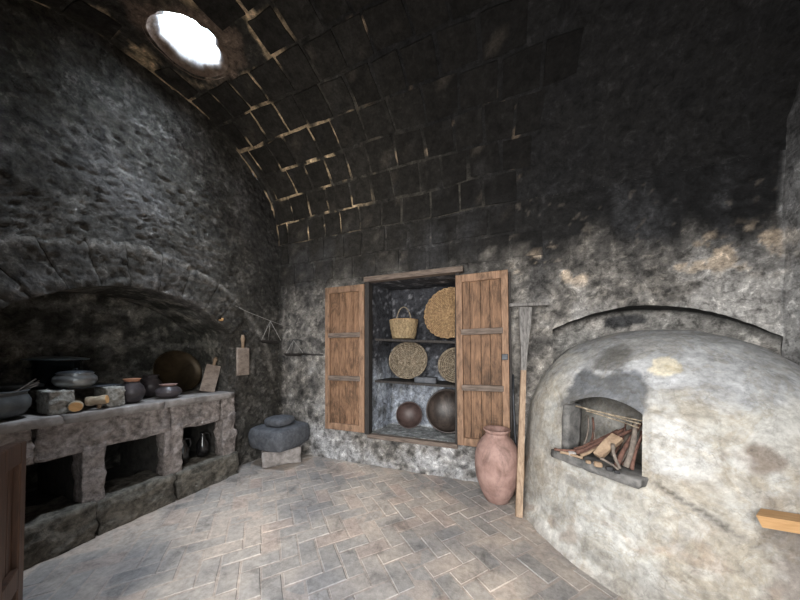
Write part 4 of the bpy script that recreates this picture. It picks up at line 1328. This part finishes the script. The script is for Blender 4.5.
def shelf(z0, z1, nm='shelf'):
    m = MB()
    x0, x1, xb0, xb1 = -1.52, -0.45, -1.48, -0.30
    pts = []
    for dz in (0, -0.028):
        pts += [(x0, 3.10, z0 + dz), (x1, 3.10, z1 + dz), (xb1, 3.53, z1 + dz), (xb0, 3.53, z0 + dz)]
    m.add(pts, [(0, 1, 2, 3), (7, 6, 5, 4), (0, 4, 5, 1), (1, 5, 6, 2), (2, 6, 7, 3), (3, 7, 4, 0)])
    return m.build(nm, M['wood_dark'], cup, world=True)
shelf(1.615, 1.56); shelf(1.075, 1.045)
def shutter(x0, x1, z0, z1, rails, yf, tilt, left):
    w = x1 - x0
    root = bpy.data.objects.new('shutter', None); COL.objects.link(root); root.parent = cup
    root.empty_display_size = 0.1
    cx, cz = (x0 + x1) / 2, (z0 + z1) / 2
    root.location = (cx + 1.0, yf - 3.02, cz - 0.41)
    root.rotation_euler = (0, tilt, 0)
    H = z1 - z0
    def sp(name, c, s, mat, label=None, bev=0.004):
        o = MB().box((0, 0, 0), s, bev=bev).build(name, M[mat], root, label=label)
        o.location = c
        return o
    sw = 0.068
    for sx in (-1, 1):
        sp('stile', (sx * (w / 2 - sw / 2), 0, 0), (sw, 0.042, H), 'wood_frame')
    sp('rail', (0, 0, H / 2 - 0.04), (w - 2 * sw, 0.042, 0.08), 'wood_frame')
    sp('rail', (0, 0, -H / 2 + 0.042), (w - 2 * sw, 0.042, 0.084), 'wood_frame')
    for rz in rails:
        sp('rail', (0, -0.004, rz - cz), (w - 2 * sw + (0.03), 0.05, 0.062), 'wood_grey', 'grey worn cross rail')
    widths = [0.30, 0.2, 0.27, 0.23] if left else [0.2, 0.28, 0.24, 0.28]
    x = -w / 2 + sw
    for q in widths:
        ww = q * (w - 2 * sw)
        sp('plank', (x + ww / 2, 0.014 + rng.uniform(-.003, .003), 0), (ww - 0.004, 0.012, H - 0.1), 'wood_door', bev=0.002)
        x += ww
    return root, sp
sh, sp = shutter(-2.165, -1.585, 0.43, 2.285, (1.655, 1.10), 2.945, 0.0, True)
sh['label'] = 'left shutter folded flat against the wall'
sh, sp = shutter(-0.445, 0.085, 0.425, 2.27, (1.65, 1.05), 2.935, math.radians(-0.7), False)
sh['label'] = 'right shutter with iron latch and rotten outer edge'
sp('latch', (0.225, -0.028, 0.03), (0.06, 0.014, 0.06), 'iron', 'small square iron latch')
sp('edge_strip', (0.280, 0.008, -0.01), (0.02, 0.05, 1.82), 'wood_dark', 'dark outer strip')

# ------------------------------------------------------------------ baskets and bowls in the cupboard
def weave_disc(t, r, dep, rings, ribs, wam, strand, mat, back, rim_r, scallop=0.0, seed=0):
    rr = random.Random(seed)
    def prof(q): return -dep * (1 - q ** 2.2)
    MB().lathe([(r * q, prof(q) - strand * 0.9) for q in np.linspace(0.001, 0.98, 12)], 40).build('base', M[back], t, True)
    m = MB()
    for k in range(rings):
        q = (k + 1) / (rings + 0.5)
        n = max(24, int(60 * q)); pts = []
        for i in range(n):
            a = 2 * PI * i / n
            w = wam * (1 if (i + k) % 2 else -1) + rr.uniform(-.3, .3) * wam
            pts.append((r * q * math.cos(a) * (1 + rr.uniform(-.008, .008)), r * q * math.sin(a), prof(q) + w))
        m.ring(pts, strand * rr.uniform(0.85, 1.15), 5)
    m.build('weave', M[mat], t, True, kind='stuff')
    m = MB()
    for k in range(ribs):
        a = 2 * PI * k / ribs + rr.uniform(-.03, .03)
        m.tube([(r * q * math.cos(a + 0.1 * q), r * q * math.sin(a + 0.1 * q), prof(q) + 0.002) for q in np.linspace(0.08, 1.0, 9)], strand * 0.9, 5)
    m.build('rib', M[mat], t, True, kind='stuff')
    m = MB()
    n = 96
    for ph_ in (0, PI):
        pts = []
        for i in range(n):
            a = 2 * PI * i / n
            s = 1 + scallop * abs(math.sin(a * 13)) + 0.01 * math.cos(a * 24 + ph_)
            pts.append((r * s * math.cos(a), r * s * math.sin(a), rim_r * 0.7 * math.sin(a * 24 + ph_)))
        m.ring(pts, rim_r, 6)
    m.build('rim', M[mat], t, True)
t = thing('wicker_tray', 'large tan woven wicker tray standing on the top cupboard shelf', 'tray', (-0.60, 3.33, 1.935), (math.radians(80), 0, math.radians(-6)), 'wickerwork in the cupboard')
weave_disc(t, 0.315, 0.07, 17, 30, 0.006, 0.0075, 'wicker', 'wicker_back', 0.009, 0.045, 1)
t = thing('wicker_tray', 'round grey-brown willow tray on the middle shelf, left, shown whole', 'tray', (-1.145, 3.33, 1.335), (math.radians(72), 0, math.radians(12)), 'wickerwork in the cupboard')
weave_disc(t, 0.25, 0.12, 12, 22, 0.010, 0.0085, 'twig', 'twig_back', 0.008, 0.0, 2)
t = thing('wicker_tray', 'grey loosely woven twig tray on the middle shelf, half behind the right shutter', 'tray', (-0.52, 3.33, 1.277), (math.radians(80), 0, 0), 'wickerwork in the cupboard')
weave_disc(t, 0.215, 0.08, 9, 18, 0.012, 0.007, 'twig', 'twig_back', 0.007, 0.0, 3)
# basket with handle
t = thing('handled_basket', 'small straw basket with a hooped handle on the top shelf', 'basket', (-1.19, 3.29, 1.613), (0, 0, math.radians(20)), 'wickerwork in the cupboard')
bp = lambda q: 0.135 + 0.045 * q ** 0.7
MB().lathe([(0.001, 0.004), (0.13, 0.004)] + [(bp(q) - 0.008, 0.235 * q + 0.005) for q in np.linspace(0, 1, 8)], 36).build('lining', M['wicker_back'], t, True)
m = MB(); rr = random.Random(5)
for k in range(16):
    q = (k + 0.5) / 16
    n = 48
    m.ring([((bp(q) + (0.004 if (i + k) % 2 else -0.002)) * math.cos(2 * PI * i / n), (bp(q) + (0.004 if (i + k) % 2 else -0.002)) * math.sin(2 * PI * i / n), 0.235 * q + rr.uniform(-.001, .001)) for i in range(n)], 0.0078, 5)
m.build('weave', M['straw'], t, True, kind='stuff')
m = MB()
for k in range(26):
    a = 2 * PI * k / 26
    m.tube([((bp(q) + 0.006) * math.cos(a + 0.5 * q), (bp(q) + 0.006) * math.sin(a + 0.5 * q), 0.238 * q) for q in np.linspace(0, 1, 7)], 0.0048, 5)
m.build('rib', M['straw'], t, True, kind='stuff')
m = MB(); m.ring([(0.181 * math.cos(a), 0.181 * math.sin(a), 0.24) for a in np.linspace(0, 2 * PI, 40, endpoint=False)], 0.010); m.build('rim', M['wicker'], t, True)
MB().tube([(-0.10 * math.cos(a), 0, 0.18 + 0.24 * math.sin(a)) for a in np.linspace(0, PI, 17)], 0.008, 7).build('handle', M['twig'], t, True, label='dark hoop handle')
def bowl(loc, r, dep, rot, mat, label, nm='wooden_bowl'):
    t = thing(nm, label, 'bowl', loc, rot, 'dark bowls at the bottom of the cupboard')
    q = np.linspace(0, 1, 12)
    outer = [(r * math.sin(PI / 2 * a) + 1e-4, -dep * math.cos(PI / 2 * a)) for a in q]
    inner = [(r * 0.945 * math.sin(PI / 2 * a) + 1e-4, -dep * 0.9 * math.cos(PI / 2 * a)) for a in q[::-1]]
    MB().lathe(outer + inner, 44, 0.006, seed=int(r * 100)).build('body', M[mat], t, True)
    MB().lathe([(r * 0.94, -0.002), (r * 0.985, 0.004), (r * 1.005, -0.003), (r * 0.99, -0.010)], 44, 0.006, seed=int(r * 100), cap=False).build('rim', M[mat], t, True)
    return t
bowl((-1.14, 3.36, 0.60), 0.178, 0.115, (math.radians(72), 0, math.radians(12)), 'bowl', 'small dark brown bowl leaning at the bottom left of the cupboard')
bowl((-0.625, 3.33, 0.70), 0.275, 0.165, (math.radians(74), 0, math.radians(0)), 'bowl_grey', 'large dark bowl leaning at the bottom right of the cupboard')
m = rough_box((0, 0, 0.035), (0.27, 0.13, 0.07), 5, 0.004, 0.08, 61); o = m.build('stone_brick', M['basalt'], None, True); o.location = (-0.86, 3.18, 1.058); o.rotation_euler = (0, math.radians(1.5), math.radians(4))
tag(o, 'flat grey brick on the front of the middle shelf between the trays', 'brick')

# ------------------------------------------------------------------ big clay jar
t = thing('storage_jar', 'big dusty red clay jar with narrow neck on the floor beside the shutter', 'jar', (-0.03, 2.72, 0.0))
J = [(0, 0), (0.085, 0), (0.105, 0.012), (0.15, 0.10), (0.192, 0.22), (0.208, 0.34), (0.203, 0.44), (0.178, 0.53), (0.138, 0.595), (0.112, 0.62), (0.103, 0.635), (0.103, 0.655)]
MB().lathe(J, 48, 0.006, seed=3).build('body', M['clay'], t, True)
MB().lathe([(0.102, 0.648), (0.108, 0.665), (0.125, 0.682), (0.124, 0.69), (0.112, 0.69), (0.095, 0.672), (0.088, 0.64), (0.11, 0.58), (0.0, 0.5)], 48, 0.004, seed=3).build('neck_rim', M['clay'], t, True)

# ------------------------------------------------------------------ long paddle leaning by the oven, rod behind
t = thing('oven_paddle', 'long wooden paddle with grey blade and crossbar leaning between jar and oven', 'paddle', (0.15, 2.50, 0))
m = MB()
B = Vector((0.0, 0.0, 0.0)); T = Vector((0.085, 0.40, 1.90))
ax = (T - B).normalized()
side = Vector((1, 0.15, 0)).normalized(); side = (side - ax * side.dot(ax)).normalized(); nrm = ax.cross(side)
def slab(m, t0, t1, w0, w1, th):
    p0, p1 = B.lerp(T, t0), B.lerp(T, t1)
    V = []
    for p, w in ((p0, w0), (p1, w1)):
        for a, b in ((-1, -1), (1, -1), (1, 1), (-1, 1)):
            V.append(p + side * a * w / 2 + nrm * b * th / 2)
    m.add(V, [(0, 3, 2, 1), (4, 5, 6, 7), (0, 1, 5, 4), (1, 2, 6, 5), (2, 3, 7, 6), (3, 0, 4, 7)])
slab(m, 0.002, 0.66, 0.055, 0.045, 0.032); m.build('shaft', M['wood_shaft'], t, label='pale brown lower shaft')
m = MB(); slab(m, 0.66, 0.74, 0.05, 0.055, 0.026); slab(m, 0.74, 0.90, 0.055, 0.105, 0.03); slab(m, 0.90, 0.985, 0.105, 0.115, 0.028); m.build('blade', M['wood_greyv'], t, label='weathered grey blade')
m = MB(); m.box(T + Vector((0.03, 0, 0)), (0.36, 0.035, 0.032), (0, 0, 0.12), bev=0.004); m.build('crossbar', M['wood_greyv'], t)
m = MB(); m.tube([(0, 0, 0), (-0.012, 0.09, 0.5), (-0.03, 0.17, 0.95), (-0.03, 0.22, 1.2)], [0.012, 0.012, 0.011, 0.009], 8)
tag(m.build('iron_rod', M['iron'], None, True, loc=(0.155, 2.74, 0.0)), 'thin dark iron rod leaning behind the clay jar beside the shutter', 'rod')
m = MB(); m.tube([(0, 0, 0), (0.01, 0.17, 0.62)], [0.016, 0.014], 8)
tag(m.build('short_stick', M['splitwood'], None, True, loc=(0.20, 2.70, 0.0)), 'short wooden stick behind the foot of the long paddle', 'stick')

# ------------------------------------------------------------------ half door at the left edge of the view
door = bpy.data.objects.new('door_1', None); COL.objects.link(door)
door['kind'] = 'structure'
door.location = (-1.462, 0.288, 0.02)
door.rotation_euler = (0, math.radians(5), math.radians(180 - 24.5))
def dp(name, c, s, mat='wood_red', label=None):
    o = MB().box((0, 0, 0), s, bev=0.004).build(name, M[mat], door, label=label); o.location = c
dp('stile', (0.285, 0, 0.53), (0.07, 0.045, 1.06)); dp('stile', (0.04, 0, 0.53), (0.07, 0.045, 1.06))
dp('rail', (0.162, 0, 1.02), (0.18, 0.045, 0.08)); dp('rail', (0.162, 0, 0.05), (0.18, 0.045, 0.1)); dp('rail', (0.162, 0, 0.55), (0.18, 0.045, 0.08))
for k in range(3): dp('plank', (0.102 + k * 0.06, 0.004, 0.53), (0.058, 0.018, 0.98))
